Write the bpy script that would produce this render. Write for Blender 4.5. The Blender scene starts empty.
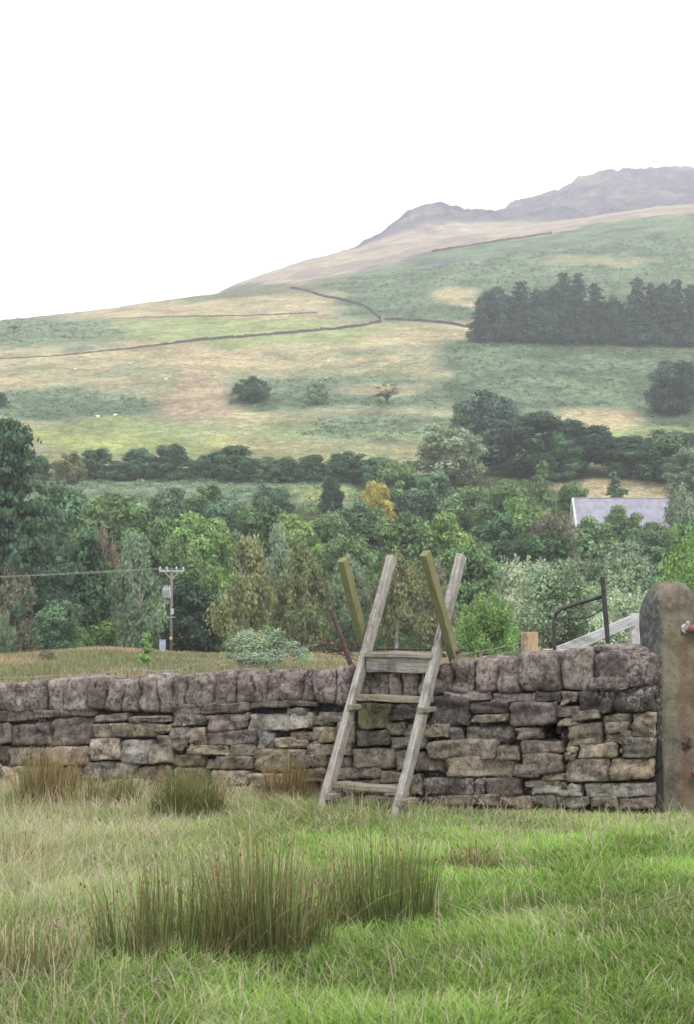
import bpy, bmesh, math, random
import numpy as np
from mathutils import Vector, Matrix
S = bpy.context.scene
R = math.radians
rnd = random.Random(7)
nr = np.random.default_rng(11)

# ------------------------------------------------------------------ camera
CX, CY, F, EYE = 347.0, 512.0, 1422.0, 1.6
PITCH = math.atan(98 / F)
cd = bpy.data.cameras.new('camera'); cam = bpy.data.objects.new('camera', cd)
S.collection.objects.link(cam); S.camera = cam
cam.location = (0, 0, EYE); cam.rotation_euler = (R(90) + PITCH, 0, 0)
cd.sensor_fit = 'VERTICAL'; cd.sensor_height = 36; cd.lens = 36 * F / 1024
cd.clip_start = .1; cd.clip_end = 9000
cd.dof.use_dof = True; cd.dof.focus_distance = 13.2; cd.dof.aperture_fstop = 6.3
# ------------------------------------------------------------------ sky, sun, exposure
W = bpy.data.worlds.new('World'); S.world = W; W.use_nodes = True
nt = W.node_tree; nt.nodes.clear()
SUN_EL, SUN_AZ = R(52), R(150)          # azimuth clockwise from +Y (behind the camera, to the right)
sky = nt.nodes.new('ShaderNodeTexSky'); sky.sky_type = 'NISHITA'; sky.sun_disc = False
sky.sun_elevation = SUN_EL; sky.sun_rotation = SUN_AZ
mx = nt.nodes.new('ShaderNodeMix'); mx.data_type = 'RGBA'; mx.inputs[0].default_value = .86
mx.inputs[7].default_value = (9.6, 9.7, 10.0, 1)      # the even cloud layer
bg = nt.nodes.new('ShaderNodeBackground'); bg.inputs[1].default_value = .12
wo = nt.nodes.new('ShaderNodeOutputWorld')
nt.links.new(sky.outputs[0], mx.inputs[6]); nt.links.new(mx.outputs[2], bg.inputs[0]); nt.links.new(bg.outputs[0], wo.inputs[0])
sl = bpy.data.lights.new('sun', 'SUN'); sl.energy = 1.1; sl.angle = R(14); sl.color = (1, .985, .96)
so = bpy.data.objects.new('sun', sl); S.collection.objects.link(so)
sd = Vector((math.sin(SUN_AZ) * math.cos(SUN_EL), math.cos(SUN_AZ) * math.cos(SUN_EL), math.sin(SUN_EL)))
so.rotation_euler = sd.to_track_quat('Z', 'Y').to_euler(); so.location = (0, 0, 60)
S.view_settings.view_transform = 'Standard'; S.view_settings.look = 'None'
S.view_settings.exposure = 0.93; S.view_settings.gamma = 1
HAZE = 0.00025

# ------------------------------------------------------------------ helpers
def tag(o, label=None, cat=None, group=None, kind=None):
    if label: o['label'] = label
    if cat: o['category'] = cat
    if group: o['group'] = group
    if kind: o['kind'] = kind
    return o
def link(o, parent=None):
    S.collection.objects.link(o)
    if parent is not None: o.parent = parent
    return o
def empty(name, loc=(0, 0, 0), rz=0):
    o = bpy.data.objects.new(name, None); o.location = loc; o.rotation_euler = (0, 0, rz); o.empty_display_size = .2
    return link(o)
def mesh_np(name, V, faces, mat, parent=None, col=None, smooth=True):
    """V (n,3); faces: list of (m,k) int arrays"""
    me = bpy.data.meshes.new(name)
    V = np.asarray(V, np.float32)
    me.vertices.add(len(V)); me.vertices.foreach_set('co', V.ravel())
    faces = [np.asarray(f, np.int32) for f in faces if len(f)]
    li = np.concatenate([f.ravel() for f in faces])
    tot = np.concatenate([np.full(len(f), f.shape[1], np.int32) for f in faces])
    st = np.concatenate([[0], np.cumsum(tot)[:-1]]).astype(np.int32)
    me.loops.add(len(li)); me.loops.foreach_set('vertex_index', li)
    me.polygons.add(len(tot)); me.polygons.foreach_set('loop_start', st); me.polygons.foreach_set('loop_total', tot)
    me.polygons.foreach_set('use_smooth', np.full(len(tot), smooth))
    me.update(calc_edges=True)
    if col is not None:
        a = me.color_attributes.new('col', 'FLOAT_COLOR', 'POINT')
        c = np.ones((len(V), 4), np.float32); c[:, :3] = col; a.data.foreach_set('color', c.ravel())
    if mat: me.materials.append(mat)
    return link(bpy.data.objects.new(name, me), parent)
class MB:
    """collects shapes for one mesh"""
    def __init__(s): s.V = []; s.Q = []; s.T = []; s.C = []; s.n = 0
    def add(s, V, Q=(), T=(), col=(1, 1, 1)):
        V = np.asarray(V, float); s.V.append(V)
        if len(Q): s.Q.append(np.asarray(Q) + s.n)
        if len(T): s.T.append(np.asarray(T) + s.n)
        c = np.asarray(col, float); s.C.append(np.broadcast_to(c, (len(V), 3))); s.n += len(V)
    def box(s, c, size, M=None, col=(1, 1, 1), bev=0.0):
        hx, hy, hz = [v / 2 for v in size]
        V = []; 
        if bev <= 0:
            V = np.array([(x, y, z) for z in (-hz, hz) for y in (-hy, hy) for x in (-hx, hx)])
            Q = [(0, 2, 3, 1), (4, 5, 7, 6), (0, 1, 5, 4), (2, 6, 7, 3), (0, 4, 6, 2), (1, 3, 7, 5)]
            T = []
        else:
            bm = bmesh.new(); bmesh.ops.create_cube(bm, size=1)
            for v in bm.verts: v.co = Vector((v.co.x * size[0], v.co.y * size[1], v.co.z * size[2]))
            bmesh.ops.bevel(bm, geom=bm.edges[:], offset=bev, segments=2, affect='EDGES', profile=.6)
            bm.verts.index_update()
            V = np.array([v.co[:] for v in bm.verts]); Q = [[v.index for v in f.verts] for f in bm.faces if len(f.verts) == 4]
            T = [[v.index for v in f.verts] for f in bm.faces if len(f.verts) == 3]; bm.free()
        if M is not None: V = V @ np.array(M.to_3x3()).T
        s.add(V + np.array(c), Q, T, col)
    def tube(s, pts, rad, seg=8, col=(1, 1, 1), cap=True):
        pts = [Vector(p) for p in pts]; n = len(pts)
        rad = rad if isinstance(rad, (list, tuple)) else [rad] * n
        V = []; up = Vector((.13, .21, .97)).normalized()
        for i, p in enumerate(pts):
            d = (pts[min(i + 1, n - 1)] - pts[max(i - 1, 0)])
            d = d.normalized() if d.length > 1e-9 else Vector((0, 0, 1))
            a = d.cross(up); 
            if a.length < .1: a = d.cross(Vector((1, 0, 0)))
            a.normalize(); b = d.cross(a)
            for k in range(seg):
                t = 2 * math.pi * k / seg; V.append(p + a * (math.cos(t) * rad[i]) + b * (math.sin(t) * rad[i]))
        Q = [(i * seg + k, i * seg + (k + 1) % seg, (i + 1) * seg + (k + 1) % seg, (i + 1) * seg + k) for i in range(n - 1) for k in range(seg)]
        T = []
        if cap:
            V.append(pts[0]); V.append(pts[-1]); a0, a1 = n * seg, n * seg + 1
            T = [(a0, (k + 1) % seg, k) for k in range(seg)] + [(a1, (n - 1) * seg + k, (n - 1) * seg + (k + 1) % seg) for k in range(seg)]
        s.add([v[:] for v in V], Q, T, col)
    def blob(s, c, r, col=(1, 1, 1), jit=0):
        bm = bmesh.new(); bmesh.ops.create_icosphere(bm, subdivisions=2, radius=1)
        V = np.array([v.co[:] for v in bm.verts]); bm.verts.index_update(); T = [[v.index for v in f.verts] for f in bm.faces]; bm.free()
        if jit: V = V * (1 + nr.uniform(-jit, jit, (len(V), 1)))
        s.add(V * np.array(r) + np.array(c), [], T, col)
    def build(s, name, mat, parent=None, smooth=False):
        return mesh_np(name, np.concatenate(s.V), [np.concatenate(s.Q) if s.Q else [], np.concatenate(s.T) if s.T else []], mat, parent, np.concatenate(s.C), smooth)

_perm = np.random.default_rng(3).random((256, 256))
def vnoise(x, y):
    xi = np.floor(x).astype(int); yi = np.floor(y).astype(int); fx = x - xi; fy = y - yi
    fx = fx * fx * (3 - 2 * fx); fy = fy * fy * (3 - 2 * fy)
    g = lambda a, b: _perm[a & 255, b & 255]
    return (g(xi, yi) * (1 - fx) + g(xi + 1, yi) * fx) * (1 - fy) + (g(xi, yi + 1) * (1 - fx) + g(xi + 1, yi + 1) * fx) * fy - .5
def fbm(x, y, o=4):
    r = 0; a = 1
    for i in range(o): r = r + a * vnoise(x + 17.3 * i, y - 9.1 * i); x = x * 2.03; y = y * 2.03; a *= .5
    return r
def sstep(a, b, x): t = np.clip((x - a) / (b - a), 0, 1); return t * t * (3 - 2 * t)
def ray(px, py):
    v = (CY - py) / F; h = (px - CX) / F
    y = math.cos(PITCH) - v * math.sin(PITCH); z = math.sin(PITCH) + v * math.cos(PITCH)
    return h / y, z / y                           # X and Z gained per metre of depth Y
def at(px, py, Y):
    a, b = ray(px, py); return Vector((a * Y, Y, EYE + b * Y))

# ------------------------------------------------------------------ terrain: a survey of the valley, ring by ring
RING = [(45, [(0, 681)]), (100, [(0, 661), (80, 655), (200, 662), (694, 664)]), (150, [(0, 655), (60, 651), (100, 646), (150, 650), (200, 653), (694, 655)]), (175, [(0, 652), (100, 645), (200, 651)]), (250, [(0, 600)]), (320, [(0, 545)]),
 (400, [(0, 483), (347, 482), (694, 484)]), (455, [(0, 452), (347, 450), (694, 450)]), (520, [(0, 420)]),
 (600, [(0, 388), (347, 384), (450, 375), (694, 374)]), (680, [(0, 362), (150, 354), (347, 345), (450, 343), (694, 346)]),
 (800, [(0, 338), (120, 330), (220, 322), (300, 316), (380, 312), (450, 307), (520, 298), (694, 292)]),
 (950, [(-300, 352), (-100, 333), (0, 319), (100, 307), (220, 291), (300, 286), (380, 279), (450, 271), (520, 262), (600, 254), (694, 245), (1000, 228)]),
 (1100, [(-300, 380), (0, 332), (120, 318), (220, 300), (300, 283), (380, 266), (450, 250), (520, 240), (600, 226), (694, 212), (1000, 190)]),
 (1250, [(-300, 400), (0, 360), (120, 335), (220, 297), (300, 274), (380, 259), (450, 245), (520, 234), (600, 221), (694, 208), (1000, 188)]),
 (1500, [(-300, 420), (0, 380), (120, 340), (220, 289), (250, 277), (300, 261), (350, 249), (450, 234), (520, 226), (600, 215), (694, 203), (1000, 186)]),
 (1700, [(-300, 440), (0, 390), (120, 350), (220, 300), (300, 268), (350, 253), (450, 238), (520, 230), (600, 219), (694, 208), (1000, 196)]),
 (2000, [(-300, 450), (0, 400), (120, 360), (220, 310), (300, 270), (350, 250), (365, 240), (385, 229), (402, 214), (430, 204), (450, 206), (475, 210), (500, 212), (530, 214), (600, 214), (694, 205), (1000, 195)]),
 (2200, [(-300, 455), (0, 410), (220, 320), (300, 275), (350, 255), (430, 214), (475, 216), (500, 216), (530, 214), (600, 205), (694, 198), (1000, 190)]),
 (2500, [(-300, 460), (0, 420), (220, 330), (300, 290), (430, 224), (500, 213), (520, 203), (540, 196), (560, 190), (580, 179), (600, 174), (620, 168), (650, 166), (694, 167), (800, 172), (1000, 185)]),
 (2900, [(-300, 480), (0, 440), (300, 310), (500, 236), (694, 190), (1000, 200)])]
GX = np.arange(-340, 1040, 8.0); GD = np.linspace(math.log(45), math.log(2900), 420)
_t = np.array([np.interp(GX, [p[0] for p in pl], [p[1] for p in pl]) for _, pl in RING])
_ld = np.log([d for d, _ in RING])
TY = np.array([np.interp(GD, _ld, _t[:, i]) for i in range(len(GX))]).T
def blur(a, k, ax):
    if k < 1: return a
    w = np.hanning(2 * k + 3)[1:-1]; w /= w.sum(); p = np.pad(a, [(k, k) if i == ax else (0, 0) for i in range(2)], 'edge')
    return np.apply_along_axis(lambda v: np.convolve(v, w, 'valid'), ax, p)
TYs = blur(TY, 5, 0)
far = GD[:, None] > math.log(1700)
TYs = np.where(far, blur(TY, 1, 0), blur(TYs, 2, 1))
def near_z(X, Y): return .04 * X - .022 * Y - .035 * sstep(10, 12.5, Y) + .05 * fbm(X * .45 + 5, Y * .45) + .02 * fbm(X * 2, Y * 2)
def rowy(X, Y):
    px = CX + F * X / np.maximum(Y, 20); ld = np.log(np.clip(Y, 45, 2900))
    fi = np.clip((px - GX[0]) / 8.0, 0, len(GX) - 1.001); fj = np.clip((ld - GD[0]) / (GD[1] - GD[0]), 0, len(GD) - 1.001)
    i = fi.astype(int); j = fj.astype(int); a = fi - i; b = fj - j
    return (TYs[j, i] * (1 - a) + TYs[j, i + 1] * a) * (1 - b) + (TYs[j + 1, i] * (1 - a) + TYs[j + 1, i + 1] * a) * b
def zfun(X, Y):
    X = np.asarray(X, float); Y = np.asarray(Y, float)
    y = rowy(X, Y)
    e = np.tan(np.arctan((CY - y) / F) + PITCH)
    zf = EYE + e * np.clip(Y, 45, 2900)
    amp = np.interp(Y, [45, 150, 400, 1000, 1700, 1950, 2600], [.25, .6, 1.6, 2.2, 2.5, 9, 13])
    sc = np.interp(Y, [45, 200, 1000, 2000], [.12, .05, .035, .02])
    zf = zf + amp * fbm(X * sc + 3, Y * sc, 5) * .8
    rock = sstep(1800, 1950, Y)
    zf = zf + rock * (11 * np.abs(fbm(X * .03 + 9, Y * .012, 4)) + 7 * np.abs(fbm(X * .09 + 2, Y * .03, 3)) - 3)
    t = sstep(22, 48, Y)
    return near_z(X, Y) * (1 - t) + zf * t
def gz(x, y): return float(zfun(np.array([x]), np.array([y]))[0])
_DS = np.concatenate([np.arange(5, 60, .1), np.arange(60, 400, .7), np.arange(400, 2900, 1.5)])
def hit(px, py, dmin=5):
    a, b = ray(px, py); D = _DS[_DS >= dmin]
    z = zfun(a * D, D); r = EYE + b * D
    k = np.nonzero(z >= r)[0]; k = k[0] if len(k) else len(D) - 1
    return Vector((a * D[k], D[k], float(z[k])))

def cover(X, Y):
    """land cover: where grass, bracken, heather and rock grow"""
    px = CX + F * X / np.maximum(Y, 5); py = rowy(X, Y)
    n1 = fbm(X * .012, Y * .012, 5); n2 = fbm(X * .05 + 40, Y * .035 + 7, 4); n3 = fbm(X * .2, Y * .1, 3)
    x = px + 22 * n1 + 14 * n2; y = py + 6 * fbm(X * .02 + 70, Y * .02, 4) + 4 * n2
    tan = np.array([.30, .25, .145]); tan2 = np.array([.25, .185, .12]); gr = np.array([.21, .235, .10]); br = np.array([.055, .085, .045]); br2 = np.array([.115, .155, .09])
    moor = np.array([.29, .24, .175]); heath = np.array([.09, .068, .095]); rockc = np.array([.03, .026, .045]); wood = np.array([.05, .06, .025])
    n = len(X); c = np.tile(tan, (n, 1))
    def put(m, k): 
        nonlocal c; m = np.clip(m, 0, 1)[:, None]; c = c * (1 - m) + k * m
    def el(cx, cy, rx, ry, soft=.35): d = np.sqrt(((x - cx) / rx) ** 2 + ((y - cy) / ry) ** 2) + .35 * n2; return 1 - sstep(1 - soft, 1 + soft, d)
    put(sstep(-.1, .35, n2 + n1 * .5) * .5, tan2)
    put(sstep(.0, .5, n3 + n2) * .35, gr)
    # left hillside
    put(el(215, 331, 165, 12.5, .18), gr); put(el(30, 333, 95, 17) * .9, br2); put(el(150, 372, 120, 6) * .3, br)
    put(el(60, 405, 130, 18), br2); put(el(60, 408, 80, 10) * .5, br)
    put(el(115, 435, 110, 16, .2), gr * np.array([1.0, 1.0, .8])); put(el(335, 393, 150, 20), br2); put(el(270, 402, 70, 10) * .7, br); put(el(385, 388, 60, 5) * .6, tan)
    put(el(370, 430, 110, 15), br2); put(el(190, 400, 40, 26) * .8, tan2 * 1.15); put(el(280, 432, 50, 12) * .6, gr); put(el(390, 440, 60, 10, .3) * .5, gr); put(el(315, 355, 60, 5) * .35, br2)
    put(el(395, 352, 60, 6) * .5, br2)
    put(sstep(-.05, .3, n2) * sstep(348, 366, y) * .45, br2)
    # right hillside, bracken
    put(sstep(425, 460, x) * sstep(338, 346, y), br2 * .95); put(sstep(425, 460, x) * sstep(338, 346, y) * sstep(.0, .3, n2) * .8, br)
    put(el(590, 418, 45, 12), tan); put(el(645, 435, 60, 8), gr); put(el(500, 432, 40, 6), tan)
    put(sstep(310, 360, x) * (1 - sstep(316, 326, y)), br2); put(sstep(310, 360, x) * (1 - sstep(316, 326, y)) * sstep(-.05, .3, n2) * .7, br)
    put(el(462, 296, 26, 9), tan); put(el(600, 262, 60, 5) * .5, tan)
    put((1 - sstep(296, 301, py + 4 * n2 - (220 - np.clip(px, 100, 350)) * .06)) * sstep(100, 140, x) * (1 - sstep(330, 350, x)) * .7, br)
    # the moor above the last wall
    edge = np.interp(px, [200, 300, 400, 440, 550, 600, 694, 1000], [286, 283, 262, 249, 234, 222, 214, 195])
    m = (1 - sstep(-2, 2, py + 3 * n2 - edge)) * (Y > 900); put(m, moor)
    put((Y > 1000) * sstep(.05, .4, n1 + n2 * .6) * .45, heath)
    put(sstep(1800, 1870, Y) * .9, heath); put(sstep(1850, 1930, Y) * sstep(-.25, .1, n2 + n3) * .9, rockc)
    put(sstep(1850, 2000, Y) * sstep(.1, .4, n1) * .35, moor)
    # wood floor and meadow
    w = (Y > 160) & (Y < 425); put(w * 1.0, wood)
    put((py > 474) * (py < 508) * (x < 345) * 1.0, br2 * 1.1); put((py < 476) * (py > 450 + 5 * n2) * (Y < 470) * .75, gr * .75)
    put(el(300, 493, 40, 8), gr * .8); put((Y > 330) * (Y < 465) * el(640, 487, 90, 8, .2), tan)
    nf = Y < 165
    t = sstep(-.3, .3, fbm(X * .15, Y * .05 + 3, 5))[:, None]; nc = np.array([.17, .175, .085]) * (1 - t) + np.array([.31, .235, .145]) * t
    c = np.where(nf[:, None], nc, c)
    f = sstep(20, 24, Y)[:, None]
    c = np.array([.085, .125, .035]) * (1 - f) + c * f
    return c

# ------------------------------------------------------------------ materials
def mat(name, rough=.9, spec=.3):
    m = bpy.data.materials.new(name); m.use_nodes = True; t = m.node_tree
    b = t.nodes['Principled BSDF']; b.inputs['Roughness'].default_value = rough; b.inputs['Specular IOR Level'].default_value = spec
    return m, t, b
def N(t, k, **kw):
    n = t.nodes.new(k)
    for a, v in kw.items():
        if a.startswith('i_'): n.inputs[a[2:].replace('_', ' ')].default_value = v
        else: setattr(n, a, v)
    return n
def noise(t, scale, detail=5, rough=.55, vec=None, dist=0):
    n = N(t, 'ShaderNodeTexNoise'); n.inputs['Scale'].default_value = scale; n.inputs['Detail'].default_value = detail; n.inputs['Roughness'].default_value = rough; n.inputs['Distortion'].default_value = dist
    if vec: t.links.new(vec, n.inputs['Vector'])
    return n.outputs['Fac']
def ramp(t, src, a, b, va=0., vb=1.):
    r = N(t, 'ShaderNodeMapRange'); r.inputs[1].default_value = a; r.inputs[2].default_value = b; r.inputs[3].default_value = va; r.inputs[4].default_value = vb
    t.links.new(src, r.inputs[0]); return r.outputs[0]
def mixc(t, fac, a, b, mode='MIX'):
    m = N(t, 'ShaderNodeMix', data_type='RGBA', blend_type=mode)
    for i, v in ((0, fac), (6, a), (7, b)):
        if hasattr(v, 'links') or hasattr(v, 'is_linked'): t.links.new(v, m.inputs[i])
        elif i == 0: m.inputs[0].default_value = v
        else: m.inputs[i].default_value = (*v, 1) if len(v) == 3 else v
    return m.outputs[2]
def scale_c(t, col, f):
    v = N(t, 'ShaderNodeVectorMath', operation='SCALE'); t.links.new(col, v.inputs[0]); t.links.new(f, v.inputs['Scale']); return v.outputs[0]
def mul(t, a, b):
    m = N(t, 'ShaderNodeMath', operation='MULTIPLY'); t.links.new(a, m.inputs[0])
    if isinstance(b, float): m.inputs[1].default_value = b
    else: t.links.new(b, m.inputs[1])
    return m.outputs[0]
def coord(t, k='Object', sc=None):
    c = N(t, 'ShaderNodeTexCoord').outputs[k]
    if sc: mp = N(t, 'ShaderNodeMapping'); mp.inputs['Scale'].default_value = sc; t.links.new(c, mp.inputs[0]); c = mp.outputs[0]
    return c
def attr(t, n='col'): return N(t, 'ShaderNodeAttribute', attribute_name=n).outputs['Color']
def bump(t, b, h, strength=.5, dist=.02):
    n = N(t, 'ShaderNodeBump'); n.inputs['Strength'].default_value = strength; n.inputs['Distance'].default_value = dist
    t.links.new(h, n.inputs['Height']); t.links.new(n.outputs[0], b.inputs['Normal'])
M = {}
# land
m, t, b = mat('land', .95, .1); M['land'] = m
v = coord(t); c = attr(t)
c = scale_c(t, c, ramp(t, noise(t, .3, 8, .8, v), .34, .66, .42, 1.6))
c = scale_c(t, c, ramp(t, noise(t, .05, 5, .65, v), .32, .68, .66, 1.34)); c = scale_c(t, c, ramp(t, noise(t, 1.1, 4, .75, v), .36, .64, .55, 1.45))
t.links.new(c, b.inputs['Base Color']); bump(t, b, noise(t, .35, 6, .7, v), .6, 1.2)
# stone
m, t, b = mat('stone', .92, .2); M['stone'] = m
v = coord(t); c = attr(t)
c = scale_c(t, c, ramp(t, noise(t, 9, 10, .85, v), .39, .61, .25, 1.85))
c = mixc(t, ramp(t, noise(t, 3.1, 5, .65, v), .5, .68, 0, .6), c, (.055, .045, .043))
c = mixc(t, mul(t, ramp(t, noise(t, 26, 5, .8, v, .5), .5, .6, 0, .8), ramp(t, noise(t, 2.6, 3, .6, v), .5, .62)), c, (.43, .38, .35))
c = mixc(t, ramp(t, noise(t, 40, 3, .7, v), .66, .72, 0, .7), c, (.5, .45, .42))
c = mixc(t, ramp(t, noise(t, 2.2, 4, .6, v), .58, .72, 0, .3), c, (.12, .12, .06))
t.links.new(c, b.inputs['Base Color']); bump(t, b, noise(t, 18, 9, .78, v), 1.0, .045)
# coping: more lichen, redder
m, t, b = mat('coping_stone', .92, .2); M['coping'] = m
v = coord(t); c = attr(t)
c = scale_c(t, c, ramp(t, noise(t, 11, 10, .86, v), .4, .6, .25, 1.8))
c = mixc(t, ramp(t, noise(t, 4, 5, .65, v), .5, .66, 0, .7), c, (.06, .045, .05))
c = mixc(t, mul(t, ramp(t, noise(t, 22, 6, .8, v, .7), .46, .58, 0, .85), ramp(t, noise(t, 2.8, 3, .6, v), .42, .58)), c, (.43, .345, .33))
c = mixc(t, ramp(t, noise(t, 30, 3, .7, v), .62, .68, 0, .75), c, (.5, .43, .42))
t.links.new(c, b.inputs['Base Color']); bump(t, b, noise(t, 16, 9, .8, v), 1.0, .055)
# dark far walls
m, t, b = mat('far_wall_stone', .95, .1); M['farwall'] = m
v = coord(t); t.links.new(mixc(t, ramp(t, noise(t, 1.2, 4, .6, v), .35, .65), (.045, .038, .042), (.12, .10, .10)), b.inputs['Base Color'])
# gatepost gritstone with moss and a rust run below the hinge
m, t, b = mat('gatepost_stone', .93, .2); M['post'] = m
v = coord(t); c = mixc(t, ramp(t, noise(t, 4, 8, .75, v), .36, .64), (.06, .052, .04), (.22, .19, .14))
c = mixc(t, ramp(t, noise(t, 2.2, 4, .6, v), .5, .7, 0, .6), c, (.12, .125, .05))
c = mixc(t, ramp(t, noise(t, 25, 5, .7, v), .56, .68, 0, .6), c, (.06, .05, .045))
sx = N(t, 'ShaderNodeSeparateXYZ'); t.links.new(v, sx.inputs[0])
left = ramp(t, sx.outputs[0], -.2, -.15, 1, 0); c = mixc(t, mul(t, left, .75), c, mixc(t, ramp(t, noise(t, 18, 4, .7, v), .45, .62), (.04, .042, .05), (.15, .15, .15)))  # shaded side painted into the colour: left face darker and greyer
rr = mul(t, ramp(t, sx.outputs[0], -.04, .01), ramp(t, sx.outputs[0], .15, .07)); rr = mul(t, rr, ramp(t, sx.outputs[2], 1.62, 1.5)); rr = mul(t, rr, ramp(t, noise(t, 3, 3, .6, coord(t, 'Object', (6, 6, .7))), .38, .6, .15, 1))
c = mixc(t, mul(t, rr, .5), c, (.15, .075, .045))
t.links.new(c, b.inputs['Base Color']); bump(t, b, noise(t, 30, 9, .75, v), .9, .02)
# wood
def wood(name, c0, c1, alg=None, af=.6):
    m, t, b = mat(name, .85, .25); M[name] = m
    g = noise(t, 9, 6, .65, coord(t, 'Object', (6, 6, .45)), .4); g2 = noise(t, 60, 4, .7, coord(t, 'Object', (4, 4, .15)))
    v = coord(t)
    c = mixc(t, ramp(t, g, .3, .7), c0, c1); c = scale_c(t, c, ramp(t, g2, .3, .7, .62, 1.25))
    c = mixc(t, ramp(t, noise(t, 5, 6, .75, v), .48, .66, 0, .75), c, tuple(x * .4 for x in c0))
    c = mixc(t, ramp(t, noise(t, 26, 4, .7, v), .62, .7, 0, .6), c, (.55, .53, .47))
    if alg: c = mixc(t, ramp(t, noise(t, 3.2, 4, .6, v), .36, .6, .25, af), c, alg)
    t.links.new(c, b.inputs['Base Color']); bump(t, b, g2, .8, .006)
wood('wood_grey', (.13, .12, .105), (.40, .37, .33)); wood('wood_algae', (.11, .10, .065), (.30, .27, .18), (.13, .135, .04), .7)
wood('wood_step', (.13, .11, .09), (.34, .31, .27), (.2, .17, .09), .35); wood('wood_new', (.24, .165, .09), (.42, .31, .19)); wood('wood_pale', (.38, .37, .36), (.62, .61, .60))
def flat(name, c0, c1, sc=12, rough=.6, metal=0., spec=.4):
    m, t, b = mat(name, rough, spec); b.inputs['Metallic'].default_value = metal; M[name] = m; v = coord(t)
    f = noise(t, sc, 5, .65, v); t.links.new(mixc(t, ramp(t, f, .38, .62), c0, c1), b.inputs['Base Color']); bump(t, b, f, .3, .005)
flat('iron_black', (.015, .015, .016), (.05, .04, .037)); flat('iron_rust', (.045, .032, .028), (.10, .06, .047), 20, .85)
flat('wire', (.22, .22, .21), (.36, .36, .35), 30, .5, .6); flat('gate_red', (.11, .04, .035), (.2, .08, .06), 20, .6); flat('paint_white', (.16, .11, .1), (.55, .5, .48), 45, .6)
flat('pole_wood', (.10, .085, .07), (.2, .17, .14), 8, .9); flat('metal_grey', (.25, .27, .29), (.36, .38, .4), 3, .5); flat('ceramic', (.35, .33, .32), (.5, .48, .46), 5, .3)
flat('cabinet', (.22, .27, .34), (.28, .33, .4), 2, .6); flat('sign_yellow', (.5, .38, .08), (.6, .45, .1), 2, .6); flat('slate_roof', (.19, .18, .22), (.28, .27, .32), .7, .7); flat('wall_render', (.5, .46, .4), (.6, .56, .5), 1.5, .9); flat('verge_white', (.5, .5, .49), (.6, .6, .6), 2, .7)
flat('dark_glass', (.02, .025, .03), (.04, .045, .05), 2, .1); flat('fleece', (.62, .6, .55), (.75, .72, .66), 4, .95)
flat('bark', (.055, .045, .035), (.14, .12, .10), 1.5, .95, 0, .1); flat('bark_birch', (.12, .11, .10), (.42, .40, .37), 1.2, .85, 0, .2); flat('scar', (.1, .1, .1), (.2, .2, .2))
def foliage(name, trans=.35, rough=.7, objcol=True, spec=.15):
    m, t, b = mat(name, rough, spec); M[name] = m
    c = attr(t)
    if objcol:
        oi = N(t, 'ShaderNodeObjectInfo').outputs['Color']; c = mixc(t, 1.0, c, oi, 'MULTIPLY')
    t.links.new(c, b.inputs['Base Color'])
    tr = N(t, 'ShaderNodeBsdfTranslucent'); t.links.new(c, tr.inputs[0]); ms = N(t, 'ShaderNodeMixShader'); ms.inputs[0].default_value = trans
    t.links.new(b.outputs[0], ms.inputs[1]); t.links.new(tr.outputs[0], ms.inputs[2]); t.links.new(ms.outputs[0], t.nodes['Material Output'].inputs[0])
foliage('leaf', .25); foliage('blade', .4, .6, False, .2)

# ------------------------------------------------------------------ ground sheet
Ys = np.concatenate([np.arange(-15, 26, .3), np.geomspace(26.2, 150, 70)[:-1], np.arange(150, 1000, 2.2), np.arange(1000, 1900, 7), np.arange(1900, 2900, 5)])
US = np.linspace(-.46, .46, 460)
UU, YY = np.meshgrid(US, Ys); XX = UU * (np.maximum(YY, -15) + 32)
Xf, Yf = XX.ravel(), YY.ravel(); Zf = zfun(Xf, Yf)
nc_, nr_ = len(US), len(Ys); I = (np.arange(nr_ - 1)[:, None] * nc_ + np.arange(nc_ - 1)[None, :]).ravel()
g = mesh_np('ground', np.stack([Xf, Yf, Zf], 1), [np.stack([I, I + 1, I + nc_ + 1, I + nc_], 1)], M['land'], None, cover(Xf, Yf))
tag(g, kind='structure')

# ------------------------------------------------------------------ haze
mh = bpy.data.materials.new('haze_air'); mh.use_nodes = True; t = mh.node_tree; t.nodes.clear()
pv = N(t, 'ShaderNodeVolumePrincipled'); pv.inputs['Density'].default_value = HAZE; pv.inputs['Color'].default_value = (.97, .985, 1, 1); pv.inputs['Anisotropy'].default_value = .2
ou = N(t, 'ShaderNodeOutputMaterial'); t.links.new(pv.outputs[0], ou.inputs['Volume'])
hb = MB(); zlo, zhi = float(Zf.min()) - 1, float(Zf.max()) + 12; hb.box((0, 1445, (zlo + zhi) / 2), (2900, 2950, zhi - zlo))
tag(hb.build('haze', mh), kind='stuff')

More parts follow.
